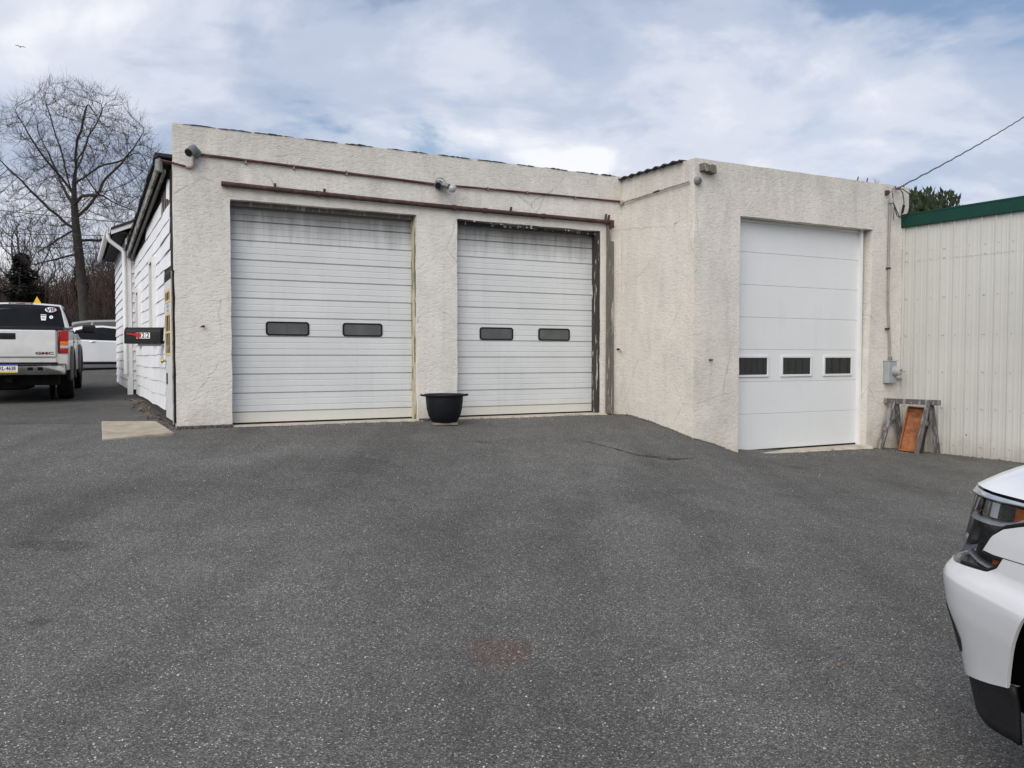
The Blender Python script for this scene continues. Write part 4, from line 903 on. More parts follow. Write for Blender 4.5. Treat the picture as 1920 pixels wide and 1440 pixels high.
for sg in (1,-1):
    tl = MB().box(.035,.20,sg*.795 if sg>0 else -.972,.972 if sg>0 else -.795,.935,1.375).build('tail_light', M['dark_red_lens'], tk, bevel=.02)
    for z0, z1, mm in ((1.17,1.365,'red_lens'),(1.095,1.165,'amber_lens'),(1.035,1.09,'clear_lens'),(.945,1.03,'red_lens')):
        MB().box(.028,.19,.84 if sg>0 else -.977,.977 if sg>0 else -.84,z0,z1).build('lens', M[mm], tl, bevel=.006)
    for wx in (1.22,4.50):
        P = []
        for a in range(-8,189,7):
            c_, s_ = math.cos(R(a)), math.sin(R(a)); P.append([(wx+r*c_, sg*yy, .47+r*s_) for r, yy in ((.60,.965),(.585,1.0),(.54,1.025),(.50,1.02),(.485,.98),(.485,.90))])
        MB().grid(P).build('fender_flare', M['flare'], tk, smooth=50, solid=.01)
        wheel(tk, wx, sg*.86, .41, .41, .29, M['alloy'], sg)
        MB().lathe([(0,0),(.49,0),(.49,.05),(0,.05)],24,(wx,sg*.62-.025,.48),'y').build('wheel_well', M['under'], tk)
    mr = MB().box(3.92,4.05,sg*1.20-.14,sg*1.20+.14,1.33,1.52).build('mirror', M['plastic_dark'], tk, bevel=.045); MB().tube([(3.98,sg*.92,1.36),(3.98,sg*1.12,1.39)], .035, 8).build('mirror_arm', M['plastic_dark'], mr, smooth=40)
    MB().box(2.35,2.50,sg*.965-.012,sg*.965+.012,1.12,1.15).build('door_handle', M['plastic_dark'], tk)
    for xx in (2.05, 3.95): MB().box(xx-.006,xx+.006,sg*.967-.004,sg*.967+.004,.56,1.28).build('panel_gap', M['under'], tk)
gh = Green([(2.06,1.29,1.30,.90,.83),(2.10,1.29,1.44,.90,.82),(2.22,1.29,1.78,.90,.77),(2.30,1.29,1.885,.90,.735),(2.38,1.29,1.915,.90,.725),(2.6,1.29,1.93,.90,.72),(3.4,1.29,1.91,.90,.72),(3.62,1.29,1.84,.90,.735),(4.25,1.27,1.32,.90,.80),(4.32,1.265,1.27,.90,.82)])
gh.shell(60).build('cab', M['truck_white'], tk, smooth=35)
gl_ = gh.shield(2.066,2.288,.99,.95,.016,24); gl_.build('rear_window', M['car_glass'], tk, smooth=180)
gh.shield(3.63,4.22,.95,.97,.007).build('windscreen', M['car_glass'], tk, smooth=180)
for sg in (1,-1):
    gh.pane([(2.46,.10,.86),(2.75,.06,.90),(2.95,.06,.90)], sg).build('side_window', M['car_glass'], tk, smooth=180)
    gh.pane([(3.02,.06,.90),(3.5,.06,.90),(3.98,.06,.40),(4.05,.06,.15)], sg).build('side_window', M['car_glass'], tk, smooth=180)
mb = MB(); mb.bar((2.335,-.22,1.925),(2.335,.22,1.925),.04,.045); bl_ = mb.build('brake_light', M['dark_red_lens'], tk, bevel=.012)
for yy in (-.13,.13): MB().bar((2.312,yy-.05,1.925),(2.312,yy+.05,1.925),.012,.026).build('lens', M['clear_lens'], bl_)
# stickers on the rear glass follow its slope
def rg(yy, f):                                         # point on the rear window at lateral yy, height fraction f
    x = 2.075+.21*f; zb, zt, wb, wt = gh.at(x); return Vector(gh.roof(x, yy/wt, .0))
def decal(name, pts2, mat, off, parent=None, cy=0, cf=0):
    base = rg(cy, cf); du = Vector((0,-1,0)); dv = (rg(cy, cf+.02)-rg(cy, cf-.02)).normalized(); nn = dv.cross(du).normalized()
    if nn.x > 0: nn = -nn
    mb = MB(); n = len(pts2); mb.add([base+du*a+dv*b+nn*(off) for a, b in pts2]+[base+du*a+dv*b+nn*(off-.003) for a, b in pts2], [tuple(range(n)), tuple(range(n,2*n))[::-1]]+[(i,(i+1)%n,n+(i+1)%n,n+i) for i in range(n)])
    return mb.build(name, mat, parent)
def ell(a, b, n=20, ox=0, oy=0): return [(ox+a*math.cos(2*math.pi*i/n), oy+b*math.sin(2*math.pi*i/n)) for i in range(n)]
st = decal('sticker', ell(.105,.062), M['white_print'], .026, tk, -.55, .70)
decal('sticker_print', [p for p in ell(.10,.057) if p[0] > .005]+[(.0,.05)], M['orange_print'], 0.028, st, -.55, .70)
decal('sticker_print', [(-.09,.02),(-.06,.045),(-.045,-.01),(-.02,.045),(.0,.04),(-.035,-.05),(-.055,-.045)], M['blue_print'], 0.030, st, -.55, .70)
decal('sticker_print', [(0,-.05),(.02,-.05),(.022,-.015),(.055,-.005),(.06,.03),(.035,.052),(.0,.05),(.002,.0)], M['blue_print'], 0.030, st, -.55, .70)
decal('sticker_print', [(.024,.005),(.038,.01),(.04,.028),(.024,.032)], M['white_print'], 0.032, st, -.55, .70)
st = decal('sticker', [(-.05,.062),(.05,.062),(.05,.02),(.042,-.07),(-.042,-.07),(-.05,.02)], M['white_print'], .026, tk, -.42, .42)
decal('sticker_print', [(-.048,.045),(.048,.045),(.048,.03),(-.048,.03)], M['black_print'], .028, st, -.42, .42)
decal('sticker_print', [(-.03,.0),(.03,.0),(.028,-.03),(-.028,-.03)], M['meter_grey'], .028, st, -.42, .42)
st = decal('sticker', ell(.036,.036,16), M['white_print'], .026, tk, -.56, .44)
decal('sticker_print', ell(.012,.012,10), M['meter_grey'], .028, st, -.56, .44)

def road_car(name, label, cat, loc, rz, body, arches, st, paint, wr, width, panes, shields, lights):
    c_ = thing(name, label, cat, loc, rz)
    hw = width/2; MB().prism(body, SIDE, -hw, hw).build('body', paint, c_, bevel=.06)
    g = Green(st); g.shell(70).build('cabin', paint, c_, smooth=35)
    for sg in (1,-1):
        for p_ in panes: g.pane(p_, sg).build('side_window', M['car_glass'], c_, smooth=180)
        for wx in arches:
            wheel(c_, wx, sg*(hw-.12), wr, wr, .21, M['alloy'], sg)
            MB().lathe([(0,0),(wr*1.18,0),(wr*1.18,.04),(0,.04)],24,(wx,sg*(hw-.32)-.02,wr),'y').build('wheel_well', M['under'], c_)
        for xx in (-.35-.18, .62-.18):
            MB().tube([(xx-.09,sg*(hw+.004),.90),(xx,sg*(hw+.03),.905),(xx+.09,sg*(hw+.004),.91)], .013, 8).build('door_handle', M['chrome'], c_, smooth=40)
        for xx in (.32,): MB().box(xx-.005,xx+.005,sg*(hw+.001)-.003,sg*(hw+.001)+.003,.32,.93).build('panel_gap', M['under'], c_)
        MB().box(arches[0]+.4,arches[1]-.42,sg*(hw-.03)-.02,sg*(hw-.03)+.02,.16,.235).build('side_skirt', M['under'], c_)
        MB().ellipsoid((1.02,sg*(hw+.09),1.0),(.07,.10,.065),12,8).build('mirror', paint, c_, smooth=180)
        for x0, x1, z0, z1, mm in lights: MB().box(x0,x1,sg*hw*.86-.12,sg*hw*.86+.12,z0,z1).build('lamp', M[mm], c_, bevel=.02)
    for x0, x1, w0, w1 in shields: g.shield(x0,x1,w0,w1).build('windscreen', M['car_glass'], c_, smooth=180)
    MB().box(arches[0]-.1,arches[1]+.1,-hw+.25,hw-.25,.18,.5).build('underbody', M['under'], c_)
    return c_
# ---- white sedan seen from its right side (faces right)
bs = [(-2.32,.42),(-2.28,.28),(-1.80,.24)]+arc(-1.40,.33,.36,196,-16)+[(-.9,.22),(.95,.22)]+arc(1.38,.33,.36,196,-16)+[(2.1,.25),(2.32,.36),(2.34,.58),(2.22,.72),(1.2,.90),(.2,.935),(-1.2,.985),(-2.15,.99),(-2.30,.93)]
road_car('white_sedan', 'white sedan parked between the pickup and the white annex', 'car', (-13.87,27.2,gz(-13.9,27.2)), R(30), bs, (-1.40,1.38),
  [(-2.05,.96,.97,.78,.70),(-1.9,.96,1.04,.82,.66),(-1.3,.95,1.30,.84,.60),(-.8,.94,1.42,.845,.58),(-.2,.93,1.45,.85,.58),(.25,.92,1.41,.85,.585),(.8,.91,1.14,.85,.66),(1.22,.89,.90,.84,.72)], M['car_white'], .33, 1.80,
  [[(-1.18,.10,.45),(-.95,.06,.82),(-.3,.05,.90),(.22,.05,.88)],[(.30,.05,.88),(.55,.05,.80),(.95,.06,.35)]], [(.30,1.15,.9,.93),(-1.85,-1.35,.9,.88)], [(-2.33,-2.0,.72,.90,'red_lens'),(2.0,2.30,.62,.74,'clear_lens')])
# ---- dark sport utility behind the sedan
bs2 = [(-2.35,.50),(-2.32,.34),(-1.85,.30)]+arc(-1.40,.38,.42,196,-16)+[(-.9,.28),(.95,.28)]+arc(1.42,.38,.42,196,-16)+[(2.15,.32),(2.36,.45),(2.36,.80),(2.2,.98),(1.3,1.08),(.2,1.12),(-1.6,1.14),(-2.3,1.12),(-2.36,.95)]
road_car('dark_suv', 'dark blue grey car with tall roof parked behind the white sedan', 'car', (-16.0,33.0,gz(-16,33)), R(4), bs2, (-1.40,1.42),
  [(-2.32,1.10,1.12,.84,.76),(-2.2,1.10,1.45,.86,.68),(-1.95,1.10,1.68,.87,.64),(-1.3,1.10,1.76,.88,.63),(-.2,1.09,1.78,.88,.63),(.35,1.08,1.72,.88,.64),(1.0,1.06,1.36,.88,.70),(1.4,1.05,1.08,.87,.76)], M['car_dark'], .38, 1.86,
  [[(-2.0,.10,.70),(-1.8,.08,.85),(-1.2,.08,.88)],[(-1.12,.07,.88),(-.15,.06,.90)],[(-.05,.06,.90),(.4,.06,.85),(.98,.07,.35)]], [(.40,1.32,.9,.93),(-2.27,-2.02,.92,.88)], [(-2.37,-2.1,.98,1.25,'red_lens'),(2.05,2.33,.80,.98,'clear_lens')])

# ---- close white sport utility at the right edge: faces the building, camera stands by its front wing
SV = thing('white_suv', 'close white vehicle front with stacked headlight at the right edge', 'suv', (2.75, .9, 0))
SVo = Vector((2.75, .9, 0))
ZS = [.25,.40,.47,.58,.64,.70,.735,.755,.775,.80,.83,.86,.95,1.1,1.3]; XS = [1.712,1.712,1.702,1.680,1.668,1.662,1.660,1.662,1.671,1.689,1.708,1.711,1.722,1.745,1.79]; BB = [.50,.56,.58,.62,.65,.66,.672,.672,.668,.655,.63,.61,.58,.55,.52]; YB = 2.675; CX = 2.75
def surf(q, z, off=0.0, sg=-1):                        # q<0 along the side (metres back), 0..1 round the front corner to the nose
    xs = np.interp(z, ZS, XS); b = np.interp(z, ZS, BB)
    def P0(q):
        if q <= 0: return np.array([xs, YB+q])
        th = min(q, 1)*math.pi/2; c_, d_ = math.cos(th), math.sin(th); k_ = (c_**4+d_**4)**.25; return np.array([CX-(CX-xs)*c_/k_, YB+b*d_/k_])
    p = P0(q)
    if off:
        a, c2 = P0(q-.004), P0(min(1,q+.004)); d = c2-a; d /= max(1e-9, np.hypot(*d)); p = p+np.array([-d[1], d[0]])*off
    x = p[0] if sg < 0 else 2*CX-p[0]
    return Vector((x, p[1], z))-SVo
def patch(q0, q1, lo, hi, nq=16, nz=10, off=0.0, sg=-1):
    lo_f = lo if callable(lo) else (lambda q: lo); hi_f = hi if callable(hi) else (lambda q: hi)
    return [[surf(q0+(q1-q0)*i/nq, lo_f(q0+(q1-q0)*i/nq)+(hi_f(q0+(q1-q0)*i/nq)-lo_f(q0+(q1-q0)*i/nq))*j/nz, off, sg) for j in range(nz+1)] for i in range(nq+1)]
def pl_f(pts): xs = [p[0] for p in pts]; ys = [p[1] for p in pts]; return lambda q: float(np.interp(q, xs, ys))
hoodline = pl_f([(-1.4,1.19),(-.4,1.128),(.0,1.112),(.2,1.110),(.36,1.115),(.55,1.10),(1,1.09)])
chr_lo = pl_f([(-.12,1.102),(.0,1.094),(.13,1.087),(.35,1.086),(.6,1.07),(1,1.06)])
notch_up = pl_f([(-.2,1.068),(-.02,1.028),(.09,.997),(.15,.960),(.19,.895)])
notch_lo = pl_f([(-.3,.915),(-.066,.904),(.065,.896),(.12,.893),(.19,.895)])
lamp_lo = pl_f([(.065,.896),(.09,.855),(.141,.828),(.205,.821),(.27,.814),(.34,.806),(.45,.80),(.65,.80)])
seam = lambda q: notch_lo(q) if q < .065 else lamp_lo(q)
bump_bot = pl_f([(-.1,.485),(0,.464),(.126,.433),(.32,.391),(.5,.385),(1,.385)])
_ac = np.polyfit([-.32,-.22,-.137,-.073,-.03,.007],[.893,.845,.755,.645,.545,.464],3)
archf = lambda q: float(np.polyval(_ac, q))
for sg in (-1, 1):
    # bumper cover, with a recessed fog-lamp pocket low at the corner
    mb = MB()
    low = lambda q: archf(q) if q < .007 else bump_bot(q)
    def col(q):
        l_, h_ = low(q), (seam(q) if q < .62 else .80); k_ = min(max(.755, l_+.02), h_-.02)
        zs_ = [l_+(k_-.006-l_)*j/15 for j in range(16)]+[k_, k_+.006]+[k_+.006+(h_-k_-.006)*j/8 for j in range(1,9)]
        return [surf(q, z_, 0, sg) for z_ in zs_]
    mb.grid([col(q) for q in np.r_[np.linspace(-.205,.007,18), np.linspace(.012,.065,8), np.linspace(.075,1,60)]])
    mb.grid([[surf(q, archf(q), 0, sg), surf(q, archf(q)+.002, -.012, sg)] for q in np.linspace(-.205, .007, 14)])
    mb.grid([[surf(q, bump_bot(q), 0, sg), surf(q, bump_bot(q)+.006, -.05, sg)] for q in np.linspace(.007,1,30)])
    mb.grid([[surf(q, seam(q), 0, sg), surf(q, seam(q)-.002, -.03, sg)] for q in np.linspace(-.2,.62,50)])
    mb.build('bumper', M['car_white'], SV, smooth=40)
    # front wing above the bumper seam, with the notch that bites into the lamp
    mb = MB(); qs = np.linspace(-.10, .19, 26)
    mb.grid([[surf(q, notch_lo(q)+.004+(notch_up(q)-notch_lo(q)-.006)*j/10, .002, sg) for j in range(11)] for q in qs])
    mb.grid([[surf(q, notch_up(q)-.002, .002, sg), surf(q, notch_up(q)-.004, -.04, sg)] for q in qs])
    mb.grid([[surf(q, notch_lo(q)+.004, .002, sg), surf(q, notch_lo(q)+.006, -.03, sg)] for q in qs])
    wz = lambda q: archf(q) if q > -.205 else (.885+.035*math.sin(min(1,max(0,(-.205-q)/.62))*math.pi) if q > -.83 else max(.40, .885-(-.83-q)*3.2))
    mb.grid([[surf(q, max(wz(q), notch_lo(q)+.004 if q > -.205 else 0)+(hoodline(q)-.006-max(wz(q), notch_lo(q)+.004 if q > -.205 else 0))*j/12, .002, sg) for j in range(13)] for q in np.r_[np.linspace(-1.35,-.83,16), np.linspace(-.82,-.10,26)]])
    mb.build('front_wing', M['car_white'], SV, smooth=40)
    # headlamp
    hl = MB(); dp = -.055
    hl.grid([[surf(q, lamp_lo(max(q,.19))+(hoodline(q)-lamp_lo(max(q,.19)))*j/8, dp, sg) for j in range(9)] for q in np.linspace(.17,.62,16)])
    hl.grid([[surf(q, notch_up(q)-.005+(hoodline(q)-notch_up(q)+.005)*j/6, dp, sg) for j in range(7)] for q in np.linspace(-.11,.18,12)])
    hl.grid([[surf(q, lamp_lo(q)-.004+(notch_lo(q)-lamp_lo(q)+.010)*j/5, dp, sg) for j in range(6)] for q in np.linspace(.065,.19,8)])
    H = hl.build('headlight', M['lamp_black'], SV, smooth=60)
    ln = MB()
    ln.grid([[surf(q, lamp_lo(q)+.002+(chr_lo(q)-lamp_lo(q)-.004)*j/10, -.002, sg) for j in range(11)] for q in np.linspace(.19,.6,18)])
    ln.grid([[surf(q, notch_up(q)+.002+(chr_lo(q)-notch_up(q)-.004)*j/5, -.002, sg) for j in range(6)] for q in np.linspace(-.10,.19,14)])
    ln.grid([[surf(q, lamp_lo(q)+.003+(notch_lo(q)-lamp_lo(q)-.004)*j/4, -.002, sg) for j in range(5)] for q in np.linspace(.068,.19,8)])
    ln.build('lens', M['lens'], H, smooth=60)
    MB().grid([[surf(q, chr_lo(q)+(hoodline(q)-.007-chr_lo(q))*j/3, .012-.004*j, sg) for j in range(4)] for q in np.linspace(-.11,.60,34)]).build('chrome_strip', M['chrome'], H, smooth=60, solid=.006)
    # black rim following the lens edge
    rimp = [surf(q, notch_up(q)+.006, -.006, sg) for q in np.linspace(-.10,.186,12)]+[surf(q, notch_lo(q)-.006, -.006, sg) for q in np.linspace(.183,.07,6)]+[surf(q, lamp_lo(q)+.006, -.006, sg) for q in np.linspace(.072,.30,14)]
    MB().tube(rimp, .008, 6).build('rim', M['rubber'], H, smooth=60)
    MB().tube([surf(q, chr_lo(q)-.005, -.004, sg) for q in np.linspace(-.10,.42,20)], .006, 6).build('rim', M['rubber'], H, smooth=60)
    lp = pl_f([(-.11,1.062),(-.014,1.046),(.067,1.016),(.13,1.002),(.196,.996),(.317,.992),(.45,.99)])
    MB().grid([[surf(q, lp(q)+dz, off, sg) for dz, off in ((-.009,-.030),(-.004,-.008),(.004,-.009),(.012,-.03))] for q in np.linspace(-.10,.45,24)]).build('light_pipe', M['light_pipe'], H, smooth=60, solid=.004)
    lw = pl_f([(.07,.872),(.10,.850),(.15,.838),(.22,.842),(.32,.86)])
    MB().grid([[surf(q, lw(q)+dz, off, sg) for dz, off in ((-.006,-.028),(-.002,-.014),(.007,-.014),(.011,-.03))] for q in np.linspace(.085,.32,14)]).build('light_pipe', M['light_pipe'], H, smooth=60, solid=.004)
    MB().grid([[surf(q, notch_up(q)+.020+(chr_lo(q)-notch_up(q)-.038)*j/3, -.022, sg) for j in range(4)] for q in np.linspace(-.10,.075,8)]).build('marker', M['amber_lens'], H, smooth=60)
    MB().grid([[surf(q, lw(q)+.016+(notch_lo(q)-lw(q)-.028)*j/3, -.022, sg) for j in range(4)] for q in np.linspace(.088,.155,6)]).build('marker', M['amber_lens'], H, smooth=60)
    for qq, zz_, r_ in ((.225,1.043,.030),(.30,1.040,.030)):
        MB().grid([[surf(qq+dq, zz_+dz, -.026-abs(dq)*.2, sg) for dz in (-.03,-.015,0,.015,.03)] for dq in (-.028,-.015,0,.015,.028)]).build('reflector', M['chrome'] if qq > .25 else M['light_pipe'], H, smooth=60)  # one reflector is plain white: a bright reflection put into its colour
    MB().grid([[surf(q, .905+.07*j/3, -.040, sg) for j in range(4)] for q in np.linspace(.21,.34,6)]).build('reflector', M['lamp_black'], H, smooth=60)
    # fog pocket, lower valance
    fg_lo = pl_f([(.285,.525),(.31,.48),(.36,.455),(.7,.45)]); fg_hi = pl_f([(.285,.540),(.31,.575),(.37,.625),(.7,.64)])
    MB().grid([[surf(q, fg_lo(q)+(fg_hi(q)-fg_lo(q))*j/4, .004, sg) for j in range(5)] for q in np.linspace(.287,.72,20)]).build('fog_pocket', M['plastic_dark'], SV, smooth=60)
    vl = pl_f([(-.02,.272),(.03,.270),(.10,.262),(.20,.254),(.30,.266),(.38,.285),(.5,.31),(1,.33)])
    mb = MB(); mb.grid([[surf(q, vl(q)+(bump_bot(q)+.006-vl(q))*j/6, -.010-.012*(1-j/6), sg) for j in range(7)] for q in np.linspace(-.015,1,46)])
    mb.build('lower_valance', M['plastic_dark'], SV, smooth=60, solid=.014)
    # wheel well, wheel
    wl = MB(); wl.grid([[Vector((sg*(.96-.30*i/4), (YB-.54-.9)+(.50)*math.cos(R(a)), .42+.50*math.sin(R(a)))) for i in range(5)] for a in range(-20,201,10)]); wl.grid([[Vector((sg*.64, (YB-.54-.9)+r*math.cos(R(a)), .42+r*math.sin(R(a)))) for r in (0,.51)] for a in range(-20,201,10)])
    wl.box(min(sg*.55,sg*.925), max(sg*.55,sg*.925), YB-.10-.9, YB+.22-.9, .33, .86)
    wl.build('wheel_well', M['under'], SV)
    w1 = wheel(SV, 0, 0, 0, .40, .28, M['alloy'], sg); w1.rotation_euler = (0,0,-math.pi/2); w1.location = (sg*.87, YB-.56-.9, .40); w1.scale = (1, 1, 1)
    w2 = wheel(SV, 0, 0, 0, .40, .28, M['alloy'], sg); w2.rotation_euler = (0,0,-math.pi/2); w2.location = (sg*.87, YB-.56-2.95-.9, .40)
    # side from the front door to the tail
    mb = MB(); yr = -2.9-.9+SVo.y
    bd = []
    for y in np.linspace(YB-1.36, YB-4.55, 40):
        row = []
        zlow = .40
        d_ = abs(y-(YB-3.51)); zlow = max(zlow, .42+math.sqrt(max(0,.47**2-d_*d_))) if d_ < .47 else zlow
        for j in range(11):
            z = zlow+(1.19-zlow)*j/10; xo = np.interp(z, [.4,.6,.85,1.1,1.25],[1.735,1.715,1.705,1.735,1.78]); row.append(Vector(((xo if sg < 0 else 2*CX-xo), y, z))-SVo)
        bd.append(row)
    mb.grid(bd); mb.build('body_side', M['car_white'], SV, smooth=40)
# bonnet: rises from the wing line to a crowned centre
def hood_pt(q, f, sg):
    e = surf(q, hoodline(q)+.001, .0, sg); y0 = (YB-1.30)-SVo.y
    tx_ = e.x*(1-f); ty_ = e.y-(max(0, e.y-(YB+.0-SVo.y))*.10*f) if q > 0 else e.y
    if q > 0: ty_ = e.y-(e.y-y0)*f*.0-f*.20*max(0, q-.35)
    back = max(0, (YB+.45-SVo.y)-ty_)
    return Vector((tx_, ty_, e.z+(.105*(1-(1-min(1,f*2.2))**2))+.035*back*min(1,f*3)))
for sg in (-1,1):
    mb = MB(); mb.grid([[hood_pt(q, f, sg) for f in (0,.015,.04,.09,.16,.26,.38,.5,.65,.8,1)] for q in np.r_[np.linspace(-1.35,0,20), np.linspace(.03,1,34)]]); mb.build('bonnet', M['car_white'], SV, smooth=60)
# grille between the lamps, bumper plate
mb = MB(); mb.grid([[surf(q, .60+.49*j/8, -.03, sg) for j in range(9)] for sg in (-1,) for q in np.linspace(.60,1,12)]); mb.grid([[surf(q, .60+.49*j/8, -.03, 1) for j in range(9)] for q in np.linspace(.60,1,12)])
mb.build('grille', M['plastic_dark'], SV, smooth=60)
for z in (.90,.985,1.06):
    MB().tube([surf(q, z, .0, -1) for q in np.linspace(.62,1,12)]+[surf(q, z, 0, 1) for q in np.linspace(.99,.62,12)], .016, 8).build('grille_bar', M['chrome'], SV, smooth=60)
MB().box(-.9,.9,-2.6,1.75,.30,.42).build('underbody', M['under'], SV)
# glasshouse and tail (x forward station = local y)
gs = Green([(-2.80,1.20,1.22,.93,.86),(-2.72,1.20,1.55,.94,.76),(-2.55,1.19,1.82,.95,.71),(-1.8,1.19,1.89,.955,.70),(-.6,1.18,1.90,.955,.70),(-.25,1.18,1.85,.955,.705),(.15,1.18,1.60,.955,.76),(.62,1.20,1.22,.94,.86)])
def turn(mb): mb.v = [(-p[1], p[0], p[2]) for p in mb.v]; return mb
turn(gs.shell(60)).build('cabin', M['car_white'], SV, smooth=35)
turn(gs.shield(-.22,.58,.93,.95)).build('windscreen', M['car_glass'], SV, smooth=180); turn(gs.shield(-2.77,-2.58,.93,.9)).build('rear_window', M['car_glass'], SV, smooth=180)
for sg in (1,-1):
    for pn in ([(-2.5,.08,.80),(-1.75,.06,.88)],[(-1.68,.05,.88),(-.85,.05,.90)],[(-.78,.05,.90),(-.3,.05,.88),(.12,.06,.72),(.42,.07,.3)]): turn(gs.pane(pn, sg)).build('side_window', M['car_glass'], SV, smooth=180)
    mr = MB().ellipsoid((sg*1.16,.30,1.28),(.14,.07,.10),14,10).build('mirror', M['car_white'], SV, smooth=180); MB().tube([(sg*.93,.28,1.21),(sg*1.08,.29,1.24)], .03, 8).build('mirror_arm', M['plastic_dark'], mr, smooth=40)
MB().box(-1.0,1.0,-2.80,-2.76,.55,1.21).build('tailgate', M['car_white'], SV, bevel=.02); MB().box(-1.02,1.02,-2.9,-2.7,.38,.60).build('rear_bumper', M['car_white'], SV, bevel=.03)
for sg in (-1,1): MB().box(sg*.93-.06,sg*.93+.06,-2.82,-2.70,.85,1.22).build('tail_light', M['red_lens'], SV, bevel=.02)

# ---------------------------------------------------------------- plants
def colonize(seed, trunk, center, radii, n_att, step, kill, infl, maxit=140, bias=.25, shape=None, limbs=()):
    rg_ = np.random.default_rng(seed); pts = []
    while len(pts) < n_att:
        p = rg_.uniform(-1,1,3)
        if np.dot(p,p) > 1 or (shape and not shape(p)): continue
        if rg_.random() < .35+.65*np.dot(p,p): pts.append(center+p*radii)
    att = np.array(pts); nodes = [np.array(p, float) for p in trunk]; par = [-1]+list(range(len(trunk)-1))
    for lb in limbs:
        k0 = min(range(len(nodes)), key=lambda k: np.linalg.norm(nodes[k]-np.array(lb[0]))); prev = k0; P_ = [nodes[k0]]+[np.array(q, float) for q in lb[1:]]
        for a, b in zip(P_, P_[1:]):
            m_ = max(1, int(np.linalg.norm(b-a)/step))
            for j in range(1, m_+1): nodes.append(a+(b-a)*j/m_+rg_.normal(0,.04,3)); par.append(prev); prev = len(nodes)-1
    N = np.array(nodes); D = np.full(len(att), 1e9); I = np.zeros(len(att), int)
    def upd(new, base):
        nonlocal D, I
        for k0 in range(0, len(new), 256):
            d = np.linalg.norm(att[:,None]-new[None,k0:k0+256], axis=2); j = d.argmin(1); dm = d[np.arange(len(att)), j]; m = dm < D; D[m] = dm[m]; I[m] = base+k0+j[m]
    upd(N, 0)
    for it in range(maxit):
        act = D < infl
        if not act.any() or len(att) == 0: break
        dirs = {}
        v = att[act]-N[I[act]]; v /= np.linalg.norm(v, axis=1)[:,None]+1e-9
        acc = np.zeros((len(N),3)); np.add.at(acc, I[act], v); ids = np.unique(I[act])
        nd = acc[ids]; nd += rg_.normal(0,.22,nd.shape); nd[:,2] += bias; nd /= np.linalg.norm(nd,axis=1)[:,None]+1e-9
        new = N[ids]+nd*step; par.extend(ids.tolist()); b = len(N); N = np.vstack([N,new]); upd(new, b)
        keep = D > kill; att, D, I = att[keep], D[keep], I[keep]
        if len(att) == 0: break
    return N, par
def tree_meshes(N, par, tip=.006, expo=2.3, rmax=.3, split=.035, twig_len=.0, seed=1, nt_=2):
    rg_ = random.Random(seed); n = len(N); ch = [[] for _ in range(n)]
    for i, p in enumerate(par):
        if p >= 0: ch[p].append(i)
    rad = np.zeros(n)
    for i in range(n-1,-1,-1):
        rad[i] = tip if not ch[i] else sum(rad[c]**expo for c in ch[i])**(1/expo)
    sc_ = rmax/rad[0]; rad = np.maximum(tip, rad*min(1.0, sc_) if sc_ < 1 else tip+(rad-tip)*(rmax-tip)/(rad[0]-tip))
    big, small = MB(), MB(); start = [(0, [0])]; stack = [[0]]
    chains = []
    st_ = [(0, -1)]
    while st_:
        i, p = st_.pop(); c_ = [p, i] if p >= 0 else [i]
        while ch[i]:
            k_ = sorted(ch[i], key=lambda c: -rad[c])
            for o_ in k_[1:]: st_.append((o_, i))
            i = k_[0]; c_.append(i)
        chains.append(c_)
    for c_ in chains:
        if len(c_) < 2: continue
        pts = [N[k] for k in c_]; rr = [rad[k] for k in c_]; rr[0] = min(rr[0], rr[1]*1.15) if c_[0] else rr[0]
        sm = [pts[0]]+[(np.array(pts[i-1])+2*np.array(pts[i])+np.array(pts[i+1]))/4 for i in range(1,len(pts)-1)]+[pts[-1]]
        tgt = big if max(rr) > split else small
        tgt.tube(sm, rr, 7 if max(rr) > .08 else (5 if max(rr) > split else 3), cap=False)
        if twig_len:
            for k in range(1, len(sm)):
                if rr[k] > tip*4.5: continue
                for _ in range(nt_):
                    if rg_.random() < .8:
                        d = Vector(sm[k])-Vector(sm[k-1]); d.normalize(); q = Vector((rg_.gauss(0,.55),rg_.gauss(0,.55),rg_.gauss(.45,.45))); d = (d+q).normalized(); a = Vector(sm[k]); L_ = twig_len*rg_.uniform(.4,1.2)
                        small.tube([a, a+d*L_*.5, a+d*L_+Vector((0,0,L_*.12))], [tip*.8,tip*.65,tip*.45], 3, cap=False)
    return big, small
